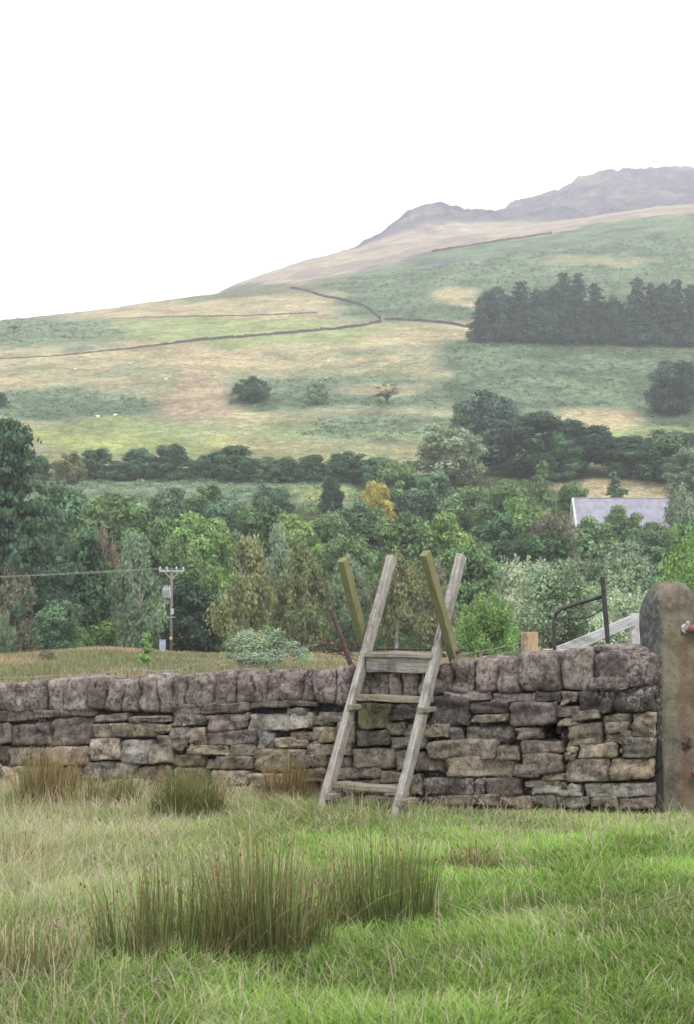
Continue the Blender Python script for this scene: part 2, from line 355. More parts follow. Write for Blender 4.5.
# ------------------------------------------------------------------ drystone wall
A = Vector((2.75, 12.7, 0)); B = Vector((-4.15, 17.0, 0)); WD = (B - A).normalized(); WN = Vector((-.5289, -.8487, 0)).normalized()   # WD runs left, WN faces the field
def wp(px, py):                                     # (s, z) on the wall face
    a, b = ray(px, py); d = Vector((a, 1, 0)); k = WN.dot(A) / WN.dot(d); P = d * k
    return (P - A).dot(WD), EYE + b * k
def wxyz(s, o, z): p = A + WD * s + WN * o; return (p.x, p.y, z)
NG = 8
_sv = {}; _sq = []; _sp = []
def _vi(p):
    k = tuple(round(c * NG) for c in p)
    if k not in _sv: _sv[k] = len(_sp); _sp.append([c for c in p])
    return _sv[k]
for ax in range(3):
    for sgn in (-1, 1):
        for i in range(NG):
            for j in range(NG):
                def P(i, j):
                    q = [0, 0, 0]; q[ax] = sgn; q[(ax + 1) % 3] = -1 + 2 * i / NG; q[(ax + 2) % 3] = -1 + 2 * j / NG; return q
                f = [_vi(P(i, j)), _vi(P(i + 1, j)), _vi(P(i + 1, j + 1)), _vi(P(i, j + 1))]
                _sq.append(f if sgn > 0 else f[::-1])
_sp = np.array(_sp, float); _sq = np.array(_sq)
def stone(mb, cs, o0, o1, col, k=16, jit=.012, face=1):
    """cs: four (s,z) corners tl,tr,br,bl; o0 back and o1 front offset along WN"""
    p = _sp / ((np.abs(_sp) ** k).sum(1) ** (1 / k))[:, None]
    cs = [(s + rnd.uniform(-jit, jit) * 1.4, z + rnd.uniform(-jit, jit)) for s, z in cs]
    a = (p[:, 0] + 1) / 2; b_ = (p[:, 2] + 1) / 2; c = (p[:, 1] + 1) / 2
    tl, tr, brr, bl = [np.array(q) for q in cs]
    sz = (tl * (1 - a)[:, None] + tr * a[:, None]) * b_[:, None] + (bl * (1 - a)[:, None] + brr * a[:, None]) * (1 - b_)[:, None]
    o = o0 + (o1 - o0) * c
    w = abs(tl[0] - tr[0]); h = abs(tl[1] - bl[1])
    for _ in range(5):                               # uneven hewn faces
        f = nr.normal(0, 1, 3) * np.array([9, 9, 14]) * rnd.uniform(.6, 2.6); ph = rnd.uniform(0, 6)
        q = (2 / math.pi * np.arcsin(np.sin(sz[:, 0] * f[0] + o * f[1] + sz[:, 1] * f[2] + ph))) * .0075
        o = o + q * (1.6 if _ < 3 else 1); sz = sz + np.stack([q * .6, np.roll(q, 7) * .7], 1)
    tilt = rnd.uniform(-.05, .05); o = o + tilt * (sz[:, 0] - tl[0]) + rnd.uniform(-.08, .08) * (sz[:, 1] - bl[1])
    o = o + nr.normal(0, .0035, len(o)); sz = sz + nr.normal(0, .0025, sz.shape)
    V = np.array(A)[None, :] + sz[:, :1] * np.array(WD)[None] + o[:, None] * np.array(WN)[None]; V[:, 2] = sz[:, 1]
    mb.add(V, _sq, [], col)
COLS = [(.205, .16, .115), (.24, .195, .145), (.175, .14, .115), (.225, .18, .125), (.28, .235, .18), (.18, .15, .12), (.22, .18, .13), (.19, .165, .12)]
MAUVE = (.19, .153, .135); DARK = (.085, .068, .066); PALE = (.30, .27, .23); GREEN = (.17, .165, .09); GREY = (.2, .195, .185)
def rc(base=None):
    c = base or rnd.choice(COLS); f = rnd.uniform(.6, 1.22) * (1.0 if base else 1.14); return tuple(x * f for x in c)
def pstone(mb, x0, y0, x1, y1, col=None, pr=0., deep=.28, slope=None, **kw):
    x1 = min(x1, 652.5)
    sl_ = (x1 - x0) * (-.035 if y0 < 730 else -.01) / 2 if slope is None else slope
    cs = [wp(x0, y0 - sl_), wp(x1, y0 + sl_), wp(x1, y1 + sl_), wp(x0, y1 - sl_)]
    stone(mb, cs, -deep, rnd.uniform(-.015, .022) + pr, rc(col), **kw)
FACE = """9 724 33 745 m;-12 724 9 744;34 722 48 745 m;49 717 90 746 m;91 723 156 738;155 725 172 733;-14 711 32 722 m;32 710 93 717 m;93 714 128 721 m;128 717 171 724 m
-10 747 8 762;8 747 42 766;42 747 88 766;89 738 118 761;118 740 152 764 p;150 743 172 765;81 762 135 779 p;0 766 38 786;38 768 80 786;136 766 172 784;60 786 110 800;112 780 160 798;-14 764 0 786;-14 786 58 802
171 703 248 714 m;248 701 316 707 m;287 708 306 716 p;171 715 208 726;208 714 247 730 m;248 714 310 731 p;313 717 331 726;154 726 169 734;169 726 189 737;189 727 207 744;206 730 260 746 m;260 730 274 748 g;274 737 306 748;287 731 319 740;310 727 336 743
155 735 188 750;188 745 228 755;228 745 257 757;173 754 204 767;215 757 254 770;255 748 289 772;289 749 306 755;306 744 334 756;293 756 326 767;204 758 215 770;172 768 208 786;210 771 248 786;248 773 290 788;290 769 303 781;303 768 328 782;160 786 214 800;215 787 262 801;263 789 300 803;300 783 322 796
318 712 350 722 m;337 722 356 743;330 743 352 755;326 756 350 767;325 768 352 781;322 782 352 796;322 797 356 808
356 703 388 729 n;388 704 428 720 d;386 721 404 735;404 724 451 739;451 728 463 742 g;356 730 389 746;389 736 427 750;352 749 395 769;395 750 413 770;413 752 443 772;350 768 382 779;382 771 408 784;352 780 384 795;384 784 408 797;408 774 422 795;352 796 420 809
430 695 470 727 d;468 700 508 714 d;470 716 509 724;510 702 557 726 l;463 725 514 744;515 728 541 741;427 740 497 759;498 745 519 762;520 741 562 754;444 758 512 778;513 763 539 779;522 754 563 773;422 777 474 795 m;474 777 484 795;485 779 522 796;540 772 564 782;521 779 560 786;424 795 500 806;500 796 530 807
441 692 490 701 l;490 693 540 702 l;536 691 562 703 d;562 692 578 704 m;578 691 615 713 d;615 688 659 713 d;556 705 578 717 m;570 711 600 721;557 718 578 727;601 714 629 723;603 723 629 733;604 732 633 743;631 713 660 738;566 722 602 746;578 743 618 758;619 744 624 756;621 739 660 758;566 747 577 754;565 754 577 761;564 759 610 782;611 759 662 781
530 784 581 796 p;582 782 659 796 p;530 797 555 807 p;556 797 588 808 p;588 797 618 808;618 797 652 809;560 783 566 790;578 723 580 740"""
CM = {'m': MAUVE, 'd': DARK, 'p': PALE, 'g': GREY, 'n': GREEN, 'l': (.27, .215, .205)}
wall = empty('drystone_wall', tuple(A)); wall.location = (0, 0, 0)
tag(wall, 'long lichened drystone wall with upright coping stones running behind the wooden stile', 'wall')
mb = MB()
for row in FACE.replace('\n', ';').split(';'):
    q = row.split(); 
    if len(q) < 4: continue
    x0, y0, x1, y1 = map(float, q[:4]); pstone(mb, x0 + .25, y0 + .2, x1 - .25, y1 - .2, CM[q[4]] if len(q) > 4 else None)
def courses(mb, s0, s1, z0f, z1f, o_back, o_front):
    for i in range(9):
        s = s0
        while s < s1:
            w = rnd.uniform(.14, .5); e = min(s + w, s1)
            h0 = lambda q: z0f(q) + (z1f(q) - z0f(q)) * i / 9; h1 = lambda q: z0f(q) + (z1f(q) - z0f(q)) * (i + 1) / 9
            stone(mb, [(e - .008, h1(e) - .005), (s + .008, h1(s) - .005), (s + .008, h0(s) + .005), (e - .008, h0(e) + .005)], o_back, o_front + rnd.uniform(-.02, .02), rc(), jit=.012)
            s = e
TOPL = [(-400, 700), (0, 684), (50, 681), (110, 677), (200, 673), (260, 672), (345, 668), (440, 662), (520, 656), (560, 652), (600, 649), (655, 654)]
def topy(px): return float(np.interp(px, [p[0] for p in TOPL], [p[1] for p in TOPL]))
def gs(s, o=0): x, y, _ = wxyz(s, o, 0); return gz(x, y)
SEND = wp(-14, 750)[0]; S0 = wp(660, 740)[0]
ztop = lambda s: float(np.interp(s, [0, SEND, 14], [.86, .36, .1]))
courses(mb, SEND, 13.5, lambda s: gs(s) - .08, ztop, -.28, 0)
courses(mb, S0, 13.5, lambda s: gs(s, -.6) - .08, ztop, -.62, -.34)          # the far face (offsets swapped)
mb.build('stone_face', M['stone'], wall, True)
# rubble core, with the gap that shows daylight
mb = MB(); hs0, hz0 = wp(541, 741); hs1, hz1 = wp(557, 727); hs0, hs1 = min(hs0, hs1), max(hs0, hs1)
def core(s0, s1, za, zb):
    n = max(2, int((s1 - s0) / .25))
    for i in range(n):
        a, e = s0 + (s1 - s0) * i / n, s0 + (s1 - s0) * (i + 1) / n
        V = [wxyz(s, o, f(s)) for s in (a, e) for o in (-.52, -.09) for f in (za, zb)]
        mb.add(V, [(0, 1, 3, 2), (4, 6, 7, 5), (0, 4, 5, 1), (2, 3, 7, 6), (0, 2, 6, 4), (1, 5, 7, 3)], [], (.03, .025, .024))
core(S0 + .05, hs0, lambda s: gs(s) - .15, lambda s: ztop(s) + .07); core(hs1, 13.5, lambda s: gs(s) - .15, lambda s: ztop(s) + .07)
core(hs0, hs1, lambda s: gs(s) - .15, lambda s: hz0)
mb.build('rubble_core', M['stone'], wall)
# coping
mb = MB()
COP = [(5, 24), (23, 45), (45, 60), (59, 87), (86, 103), (104, 119), (120, 137), (138, 157), (158, 173), (173, 184), (184, 212), (213, 233), (234, 253), (253, 264), (264, 280), (281, 298), (299, 313), (314, 335), (336, 353), (353, 369), (369, 385), (386, 399), (400, 417), (418, 434), (435, 450), (451, 471), (472, 495), (496, 518), (518, 559), (559, 590)]
botl = lambda x: float(np.interp(x, [0, 100, 165, 240, 320, 345, 430, 480, 540, 590], [714, 712, 714, 703, 703, 706, 696, 694, 691, 690]))
for x0, x1 in COP:
    xm = (x0 + x1) / 2; ty = topy(xm) + rnd.uniform(-3, 2.5) + (1.5 if x1 - x0 < 20 else 0); lean = rnd.uniform(-2, 4.5) if x1 - x0 < 30 else 0
    cs = [wp(x0 + 1 + lean, ty + rnd.uniform(-1, 1)), wp(x1 - .5 + lean, ty + rnd.uniform(-1, 1)), wp(x1 + .5, botl(xm)), wp(x0 + .2, botl(xm))]
    col = rc(MAUVE if rnd.random() < .7 and x0 < 515 and x0 > 60 else (.235, .195, .165))
    stone(mb, cs, -.5 - rnd.uniform(0, .1), rnd.uniform(-.03, .035), col, k=9, jit=.016)
pstone(mb, 589, 649, 656, 690, MAUVE, .03, .55, slope=2, k=4); pstone(mb, 592, 679, 629, 690, MAUVE, .06, .3)
pstone(mb, 585, 646, 640, 655, (.25, .22, .19), -.12, .5, slope=0, k=4)
s = wp(4, 700)[0]
while s < 13.3:
    w = rnd.uniform(.15, .32); zt = ztop(s) + .34 + rnd.uniform(-.03, .03)
    stone(mb, [(s + w, zt), (s, zt), (s, ztop(s) + .02), (s + w, ztop(s) + .02)], -.55, rnd.uniform(-.02, .03), rc(MAUVE), k=4.5); s += w
mb.build('coping', M['coping'], wall, True)

# ------------------------------------------------------------------ wooden step-over stile
def frame(a, b_, side):
    z = (Vector(b_) - Vector(a)).normalized(); x = Vector(side); x = (x - z * x.dot(z)).normalized(); y = z.cross(x)
    return Matrix((x, y, z)).transposed()
def timber(name, a, b_, w, d, side, mt, parent, bev=.006, split=False, bow=.0):
    a, b_ = Vector(a), Vector(b_); L = (b_ - a).length; Mx = frame(a, b_, side)
    n = 14; prof = [(-w / 2 + bev, -d / 2), (w / 2 - bev, -d / 2), (w / 2, -d / 2 + bev), (w / 2, d / 2 - bev), (w / 2 - bev, d / 2), (-w / 2 + bev, d / 2), (-w / 2, d / 2 - bev), (-w / 2, -d / 2 + bev)]
    V = []; ph = [rnd.uniform(0, 6) for _ in range(4)]
    for i in range(n + 1):
        t_ = i / n; sc = 1 + .025 * math.sin(t_ * 11 + ph[0]) ; ox = bow * math.sin(t_ * math.pi) + .003 * math.sin(t_ * 9 + ph[1]); oy = .003 * math.sin(t_ * 8 + ph[2])
        for (px_, py_) in prof:
            V.append((px_ * sc + ox + rnd.uniform(-.0012, .0012), py_ * sc + oy + rnd.uniform(-.0012, .0012), -L / 2 + L * t_))
    Q = [(i * 8 + k, i * 8 + (k + 1) % 8, (i + 1) * 8 + (k + 1) % 8, (i + 1) * 8 + k) for i in range(n) for k in range(8)]
    V += [(0, 0, -L / 2), (0, 0, L / 2)]; c0, c1 = len(V) - 2, len(V) - 1
    T = [(c0, (k + 1) % 8, k) for k in range(8)] + [(c1, n * 8 + k, n * 8 + (k + 1) % 8) for k in range(8)]
    mbb = MB(); mbb.add(V, Q, T); o = mbb.build(name, mt, parent); o.matrix_local = Matrix.Translation((a + b_) / 2) @ Mx.to_4x4()
    return o
stile = empty('wooden_stile'); tag(stile, 'weathered grey wooden ladder stile with crossed rails straddling the drystone wall', 'stile')
WR = -WD                                                     # along the wall to the right
FL = Vector((-.239, 13.6, 0)); a_ = 1.333; Zb, Zt = -.42, 2.145
def fl(w, f, zz=None):                                       # point on front ladder: w along wall, f fraction of height
    p = FL + WR * w - WN * (a_ * f); p.z = -.31 + 2.455 * f; return p
def bk(w, f):                                                # back ladder, f=1 at top (camera side)
    p = FL + WR * w - WN * (.8 + .79 - a_ * f * 1.0 - 0.0) ; p.z = -.31 + 2.42 * f; return p
SIDE = WR
timber('rail', fl(0, -.10), fl(0, 1.0), .075, .105, SIDE, M['wood_grey'], stile)
timber('rail', fl(.805, -.07), fl(.805, 1.0), .075, .105, SIDE, M['wood_grey'], stile)
BL0, BL1 = Vector((.204, 14.5, 1.15)), Vector((-.039, 14.11, 2.10)); BR0, BR1 = Vector((1.049, 13.95, 1.15)), Vector((.732, 13.44, 2.135))
def bk2(w, f):
    t_ = ((-.31 + 2.42 * f) - 1.15) / .96; l = BL0.lerp(BL1, t_); r_ = BR0.lerp(BR1, t_); return l.lerp(r_, w / .95)
timber('rail', bk2(0, -.06), bk2(0, 1.0), .075, .11, SIDE, M['wood_algae'], stile)
timber('rail', bk2(.95, -.06), bk2(.95, 1.0), .075, .11, SIDE, M['wood_algae'], stile)
def step(f, lo, hi, th, dp, off=0., mt='wood_step', name='step', back=False):
    g_ = bk2 if back else fl
    a = g_(lo, f) - WN * off; b2 = g_(hi, f) - WN * off; return timber(name, a, b2, th, dp, Vector((0, 0, 1)), M[mt], stile)
step(.098, .02, .77, .055, .17, .08); step(.428, -.0, .80, .06, .19, .085)
for i, (o_, w_) in enumerate(((-.04, .14), (.115, .15), (.275, .15), (.43, .15))):
    step(.597, .05, .80, .04, w_, o_, 'wood_step', 'platform_board')
timber('riser_board', fl(.055, .56) - WN * .0, fl(.77, .56) - WN * .0, .155, .035, Vector((0, 0, 1)), M['wood_pale' if 0 else 'wood_grey'], stile)
for f_ in (.1, .25, .43): step(f_, .1, .93, .05, .17, -.06, 'wood_step', 'step', True)
# cleats under the steps
for f_, w_ in ((.062, .03), (.062, .80), (.392, .0), (.392, .78)):
    p = fl(w_, f_); timber('cleat', p + WN * .09 + WR * .05, p - WN * .16 + WR * .05, .05, .075, Vector((0, 0, 1)), M['wood_step'], stile)
p0 = fl(-.07, .617) - WN * .32; p1 = fl(.95, .617) - WN * .32
q = MB(); q.tube([p0, p1], .009, 8); q.build('tie_rod', M['iron_black'], stile)
for w_, f_ in ((1.0, .62), (1.0, .585)):
    q = MB(); c = bk2(.95, f_); q.tube([c - WR * .07, c + WR * .09], .009, 8); q.tube([c + WR * .045, c + WR * .065], .02, 6); q.build('bolt', M['iron_rust'], stile)

# ------------------------------------------------------------------ stone gatepost with gate
PB = at(674, 800, 13.1); PB.z = gz(PB.x, PB.y)
gp = empty('stone_gatepost', PB, R(13)); tag(gp, 'massive round-topped stone gatepost with rust streak at the right end of the wall', 'gatepost')
n = 20; V = []; H = 1.86 - PB.z; hw, hd = .245, .18
rings = 46
for i in range(rings + 1):
    t_ = i / rings; z = -.3 + (H + .3) * min(1, t_ * 1.0)
    th = 0.0
    if t_ > .86: th = (t_ - .86) / .14 * (math.pi / 2)
    k = math.cos(th) ** .75 if th else 1
    z = (-.3 + (H + .3) * .86) + (H + .3) * .14 * math.sin(th) * 1.0 if th else z
    kx = max(k, .02); 
    for j in range(32):
        an = 2 * math.pi * j / 32 + math.pi / 32; cx, cy = math.cos(an), math.sin(an)
        rr_ = 1 / (abs(cx) ** 7 + abs(cy) ** 7) ** (1 / 7)
        x = cx * rr_ * hw * (1.0 + .06 * (1 - t_)) * kx; y = cy * rr_ * hd * (kx if th > 1.0 else 1 - (1 - kx) * .5)
        d = .014 * math.sin(z * 5 + j * .5) + .009 * math.sin(z * 13 + j * 1.9) + rnd.uniform(-.003, .003)
        V.append((x * (1 + d * 2), y * (1 + d * 2.5), z + (.012 * math.sin(j * .8) * (t_ > .8))))
Q = [(i * 32 + k, i * 32 + (k + 1) % 32, (i + 1) * 32 + (k + 1) % 32, (i + 1) * 32 + k) for i in range(rings) for k in range(32)]
V.append((0, 0, V[-1][2])); T = [(len(V) - 1, rings * 32 + k, rings * 32 + (k + 1) % 32) for k in range(32)]
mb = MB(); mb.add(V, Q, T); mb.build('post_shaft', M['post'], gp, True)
for zz in (1.66, .62):
    q = MB(); q.tube([(.045, -.10, zz), (.045, -.235, zz), (.045, -.24, zz + .0), (.045, -.245, zz + .07)], .017, 8); q.blob((.045, -.19, zz), (.05, .03, .045), jit=.25); q.build('hinge_pin', M['iron_rust' if zz < 1 else 'paint_white'], gp)
G0 = PB + Matrix.Rotation(R(13), 3, 'Z') @ Vector((.045, -.245, 0))
gate = empty('field_gate', G0, R(8)); tag(gate, 'red painted metal field gate hung on the stone gatepost', 'gate')
q = MB(); q.tube([(.03, 0, .3), (.03, 0, 1.60)], .02, 8)
q.build('hanging_stile', M['gate_red'], gate)
gate.children[0].location = (.12, 0, 0)
for i in range(5):
    q = MB(); q.tube([(.13 if i else .02, 0, .36 + .3 * i if i < 4 else 1.665), (3.1, 0, .36 + .3 * i if i < 4 else 1.665)], .024, 8); q.build('bar', M['gate_red'], gate)
q = MB(); q.tube([(3.1, 0, .3), (3.1, 0, 1.64)], .022, 8); q.build('closing_stile', M['gate_red'], gate)
q = MB(); q.tube([(0, 0, 1.665), (.12, 0, 1.665)], .036, 10); q.build('hinge_eye', M['gate_red'], gate)

# ------------------------------------------------------------------ bits of fencing just beyond the wall
def ground_at(p): return Vector((p.x, p.y, gz(p.x, p.y)))
fp = at(529.5, 632, 14.4); b0 = ground_at(fp); o = empty('fence_post', b0); tag(o, 'round pale brown wooden fence post standing just beyond the wall', 'fence post')
q = MB(); h = fp.z - b0.z; q.tube([(0, 0, -.2), (0, 0, h * .5), (0, 0, h - .006), (0, 0, h)], [.092, .09, .087, .08], 20); q.build('post', M['wood_new'], o, True)
for zz in (h - .12, h - .22): q = MB(); q.tube([(-.06, -.07, zz - .02), (-.06, -.085, zz), (-.06, -.07, zz + .02)], .004, 5); q.build('staple', M['wire'], o)
def run(pts, Y): return [at(x, y, Y if not isinstance(Y, (list, tuple)) else Y[i]) for i, (x, y) in enumerate(pts)]
q = MB(); q.tube(run([(555, 720), (554.5, 655), (554, 622), (556, 613), (562, 608.5), (572, 605), (600, 597), (606, 596)], 13.8), .019, 10)
fr = q.build('bent_tube', M['iron_black'])
q = MB(); q.tube(run([(614, 720), (609, 655), (602.5, 577)], 13.72), .026, 6); 
hd_ = empty('metal_hurdle', ground_at(at(580, 655, 13.8))); tag(hd_, 'black bent metal tube hurdle with upright bar beyond the wall near the gatepost', 'hurdle')
bar = q.build('upright_bar', M['iron_black']); q = MB(); q.tube(run([(556, 618), (570, 619), (590, 617), (603, 609)], 13.79), .006, 6); wv = q.build('cross_wire', M['iron_black'])
for o in (fr, bar, wv): o.parent = hd_; o.matrix_parent_inverse = Matrix.Translation(-hd_.location)
tr = empty('timber_rail_fence', ground_at(at(600, 655, 15))); tag(tr, 'pale grey timber rail fence with slanting rail and post beside the gatepost', 'fence')
def abs_t(name, a, b_, w, d, side, mt, root): o = timber(name, a, b_, w, d, side, mt, None); o.parent = root; o.matrix_parent_inverse = Matrix.Translation(-root.location); return o
gp1 = at(634.5, 613, 14.6); abs_t('post', Vector((gp1.x, gp1.y, -.5)), gp1, .085, .085, (1, 0, 0), M['wood_pale'], tr)
abs_t('slanting_rail', at(554, 653.5, 14.75), at(633, 621, 14.55), .04, .11, (0, 1, 0), M['wood_pale'], tr)
abs_t('rail', at(543, 653.5, 14.7), at(640, 656, 14.5), .04, .10, (0, 1, 0), M['wood_pale'], tr)
pp = at(546, 655, 14.75); abs_t('post', Vector((pp.x, pp.y, -.5)), Vector((pp.x, pp.y, pp.z - .03)), .08, .08, (1, 0, 0), M['wood_pale'], tr)
# rusty leaning post
lp = at(331, 609, 15.6); lb = at(352, 668, 15.6); lb2 = lb + (lb - lp) * 1.5
q = MB(); q.tube([lb2, lb, lp], [.03, .03, .027], 7); q.tube([lp + Vector((-.05, 0, -.02)), lp + Vector((-.03, -.02, .03)), lp + Vector((.03, -.02, .02)), lp + Vector((.035, 0, -.05))], .005, 5); o = q.build('iron_fence_post', M['iron_rust']); tag(o, 'rusty iron fence post leaning left of the stile with wire at its head', 'fence post')
def wire(name, pts, Y, label, rad=.003, barbs=True, mt='wire', cat='wire', group=None):
    P = run(pts, Y); q = MB(); n = 12; C = []
    for i in range(len(P) - 1):
        for k in range(n): C.append(P[i].lerp(P[i + 1], k / n) + Vector((0, rnd.uniform(-.004, .004), rnd.uniform(-.006, .006))))
    C.append(P[-1]); q.tube(C, rad, 5)
    if barbs:
        for i in range(2, len(C) - 2, 3):
            d = Vector((rnd.uniform(-1, 1), rnd.uniform(-1, 1), rnd.uniform(-1, 1))).normalized() * .02
            q.tube([C[i] - d, C[i] + d], rad * .8, 4)
    o = q.build(name, M[mt]); tag(o, label, cat, group); return o
wire('fence_wire', [(455, 655), (490, 650), (521, 643)], [14.6, 14.5, 14.4], 'upper grey wire running from the stile to the round fence post', .0045, False)
wire('fence_wire', [(455, 661), (490, 656), (521, 651)], [14.6, 14.5, 14.4], 'lower grey wire between the stile and the round fence post', .0045, False)
wire('barbed_wire', [(-30, 680), (50, 676), (100, 674), (128, 669), (150, 671), (176, 671), (195, 664), (230, 661), (262, 654), (300, 648), (340, 640)], [18.2, 17.8, 17.4, 17.2, 17, 16.8, 16.7, 16.6, 16.4, 16, 15.7], 'long pale barbed wire sagging above the wall coping on the left', .0042)
wire('barbed_wire', [(100, 672), (125, 671.5), (140, 669), (160, 672.5), (185, 672)], [17.3, 17.2, 17, 16.9, 16.7], 'short loose end of barbed wire curling above the wall left of the pole', .0042, False)
q = MB()
for k in range(9):
    c = at(rnd.uniform(322, 346), rnd.uniform(640, 656), 15.7); P = [c + Vector((rnd.uniform(-.28, .28), rnd.uniform(-.1, .1), rnd.uniform(-.1, .12))) for _ in range(5)]
    q.tube(P, .0045, 4)
tag(q.build('wire_tangle', M['iron_rust']), 'tangle of rusty barbed wire around the leaning iron post', 'wire')

# ------------------------------------------------------------------ pole with transformer
PY = 148; pb = at(171, 652, PY); pb.z = gz(pb.x, pb.y); zt = at(171, 569, PY).z - pb.z
pole = empty('utility_pole', pb); tag(pole, 'wooden electricity pole with crossarm and transformer standing before the birches', 'utility pole')
q = MB(); q.tube([(0, 0, -.5), (0, 0, zt)], [.17, .12], 10); q.build('pole', M['pole_wood'], pole, True)
q = MB(); q.box((0, 0, zt - .2), (2.6, .14, .18)); q.tube([(-.8, 0, zt - .25), (0, 0, zt - 1.1)], .05, 5); q.tube([(.8, 0, zt - .25), (0, 0, zt - 1.1)], .05, 5); q.build('crossarm', M['metal_grey'], pole)
for x in (-1.2, -.5, .5, 1.2): q = MB(); q.tube([(x, 0, zt - .1), (x, 0, zt + .05), (x, 0, zt + .12), (x, 0, zt + .25)], [.09, .12, .09, .05], 8); q.build('insulator', M['ceramic'], pole)
q = MB(); q.box((-.45, -.1, zt - 2.5), (.85, .6, 1.0), bev=.05)
for k in range(6): q.box((-.45 + (k - 2.5) * .13, -.46, zt - 2.5), (.03, .12, .8))
tf = q.build('transformer', M['metal_grey'], pole)
for x in (-.7, -.45, -.2): q = MB(); q.tube([(x, -.1, zt - 2.0), (x, -.1, zt - 1.7)], [.08, .05], 8); q.build('bushing', M['ceramic'], tf)
q = MB(); q.box((.12, -.18, zt - 4.4), (.3, .2, .6)); q.build('switch_box', M['metal_grey'], pole); q = MB(); q.box((0, -.15, zt - 5), (.9, .08, .08)); q.build('bracket', M['metal_grey'], pole)
q = MB(); q.box((0, -.2, 1.6), (.24, .03, .26)); q.build('warning_plate', M['sign_yellow'], pole)
for x, z_ in ((-1.2, 0), (1.2, .1)):
    P = [Vector((pb.x + x, pb.y, pb.z + zt + .1)) .lerp(Vector((pb.x - 60, pb.y - 18 + x, pb.z + zt - .6 + z_)), k / 14) - Vector((0, 0, 1.1 * math.sin(math.pi * k / 14))) for k in range(15)]
    q = MB(); q.tube(P, .022, 4); tag(q.build('power_line', M['wire']), 'thin electric cable strung from the pole towards the left edge', 'cable', 'cables from the electricity pole')
cb = Vector((pb.x - .8, pb.y - .6, 0)); cb.z = gz(cb.x, cb.y); o = empty('meter_cabinet', cb); tag(o, 'small blue-grey cabinet standing at the foot of the electricity pole', 'cabinet')
q = MB(); q.box((0, 0, .7), (.62, .4, 1.2), bev=.02); q.build('cabinet_body', M['cabinet'], o); q = MB(); q.box((0, 0, 1.34), (.7, .48, .07)); q.build('cabinet_lid', M['metal_grey'], o); q = MB(); q.box((0, -.21, .7), (.52, .02, 1.0)); dr = q.build('cabinet_door', M['cabinet'], o); q = MB(); q.box((.2, -.235, .75), (.03, .03, .14)); q.build('handle', M['metal_grey'], dr)

# ------------------------------------------------------------------ barn
BY = 300; e0 = at(577, 512, BY); e1 = at(672, 512, BY); bx = (e0.x + e1.x) / 2; L = e1.x - e0.x + 3
zr = at(0, 499, BY + 4).z; ze = at(0, 527, BY).z
barn = empty('barn', (bx + 1.4, BY + 4, 0), R(2)); gzb = gz(bx, BY); barn.location.z = gzb - 1; z0 = 0; zr -= barn.location.z; ze -= barn.location.z
tag(barn, 'stone farm building with long grey slate roof half hidden by trees', 'building')
q = MB(); hl = L / 2; dp = 3.8
V = [(-hl, -dp, 0), (hl, -dp, 0), (hl, dp, 0), (-hl, dp, 0), (-hl, -dp, ze), (hl, -dp, ze), (hl, dp, ze), (-hl, dp, ze), (-hl, 0, zr - .12), (hl, 0, zr - .12)]
q.add(V, [(0, 1, 5, 4), (2, 3, 7, 6)], [(4, 8, 7), (5, 6, 9)]); q.add(V, [(1, 2, 6, 5), (3, 0, 4, 7)]); q.build('wall', M['wall_render'], barn)
q = MB(); e = .5; sl_ = (zr - ze) / dp
for sg in (-1, 1):
    V = [(-hl - .1, 0, zr), (hl + .3, 0, zr), (hl + .3, sg * (dp + e), ze - e * sl_), (-hl - .1, sg * (dp + e), ze - e * sl_)]; V += [(x, y, z + .14) for x, y, z in V]
    q.add(V, [(0, 1, 2, 3), (4, 7, 6, 5), (0, 4, 5, 1), (1, 5, 6, 2), (2, 6, 7, 3), (3, 7, 4, 0)])
rf = q.build('roof', M['slate_roof'], barn); q = MB(); q.tube([(-hl, 0, zr + .16), (hl + .3, 0, zr + .16)], .14, 6); q.build('ridge', M['slate_roof'], rf)
q = MB()
for sg in (-1, 1): q.tube([(-hl - .2, 0, zr + .16), (-hl - .2, sg * (dp + e), ze - e * sl_ + .16)], .26, 4)
q.build('verge', M['verge_white'], rf)
for x in (-6, -1, 5.0): q = MB(); q.box((x, -dp - .02, ze - 1.7), (1.3, .1, 1.1)); w_ = q.build('window', M['verge_white'], barn); q = MB(); q.box((x, -dp - .08, ze - 1.7), (1.1, .06, .9)); q.build('pane', M['dark_glass'], w_)
q = MB(); q.box((8.2, -dp - .03, 1.9), (1.4, .1, 2.3)); q.build('door', M['pole_wood'], barn)

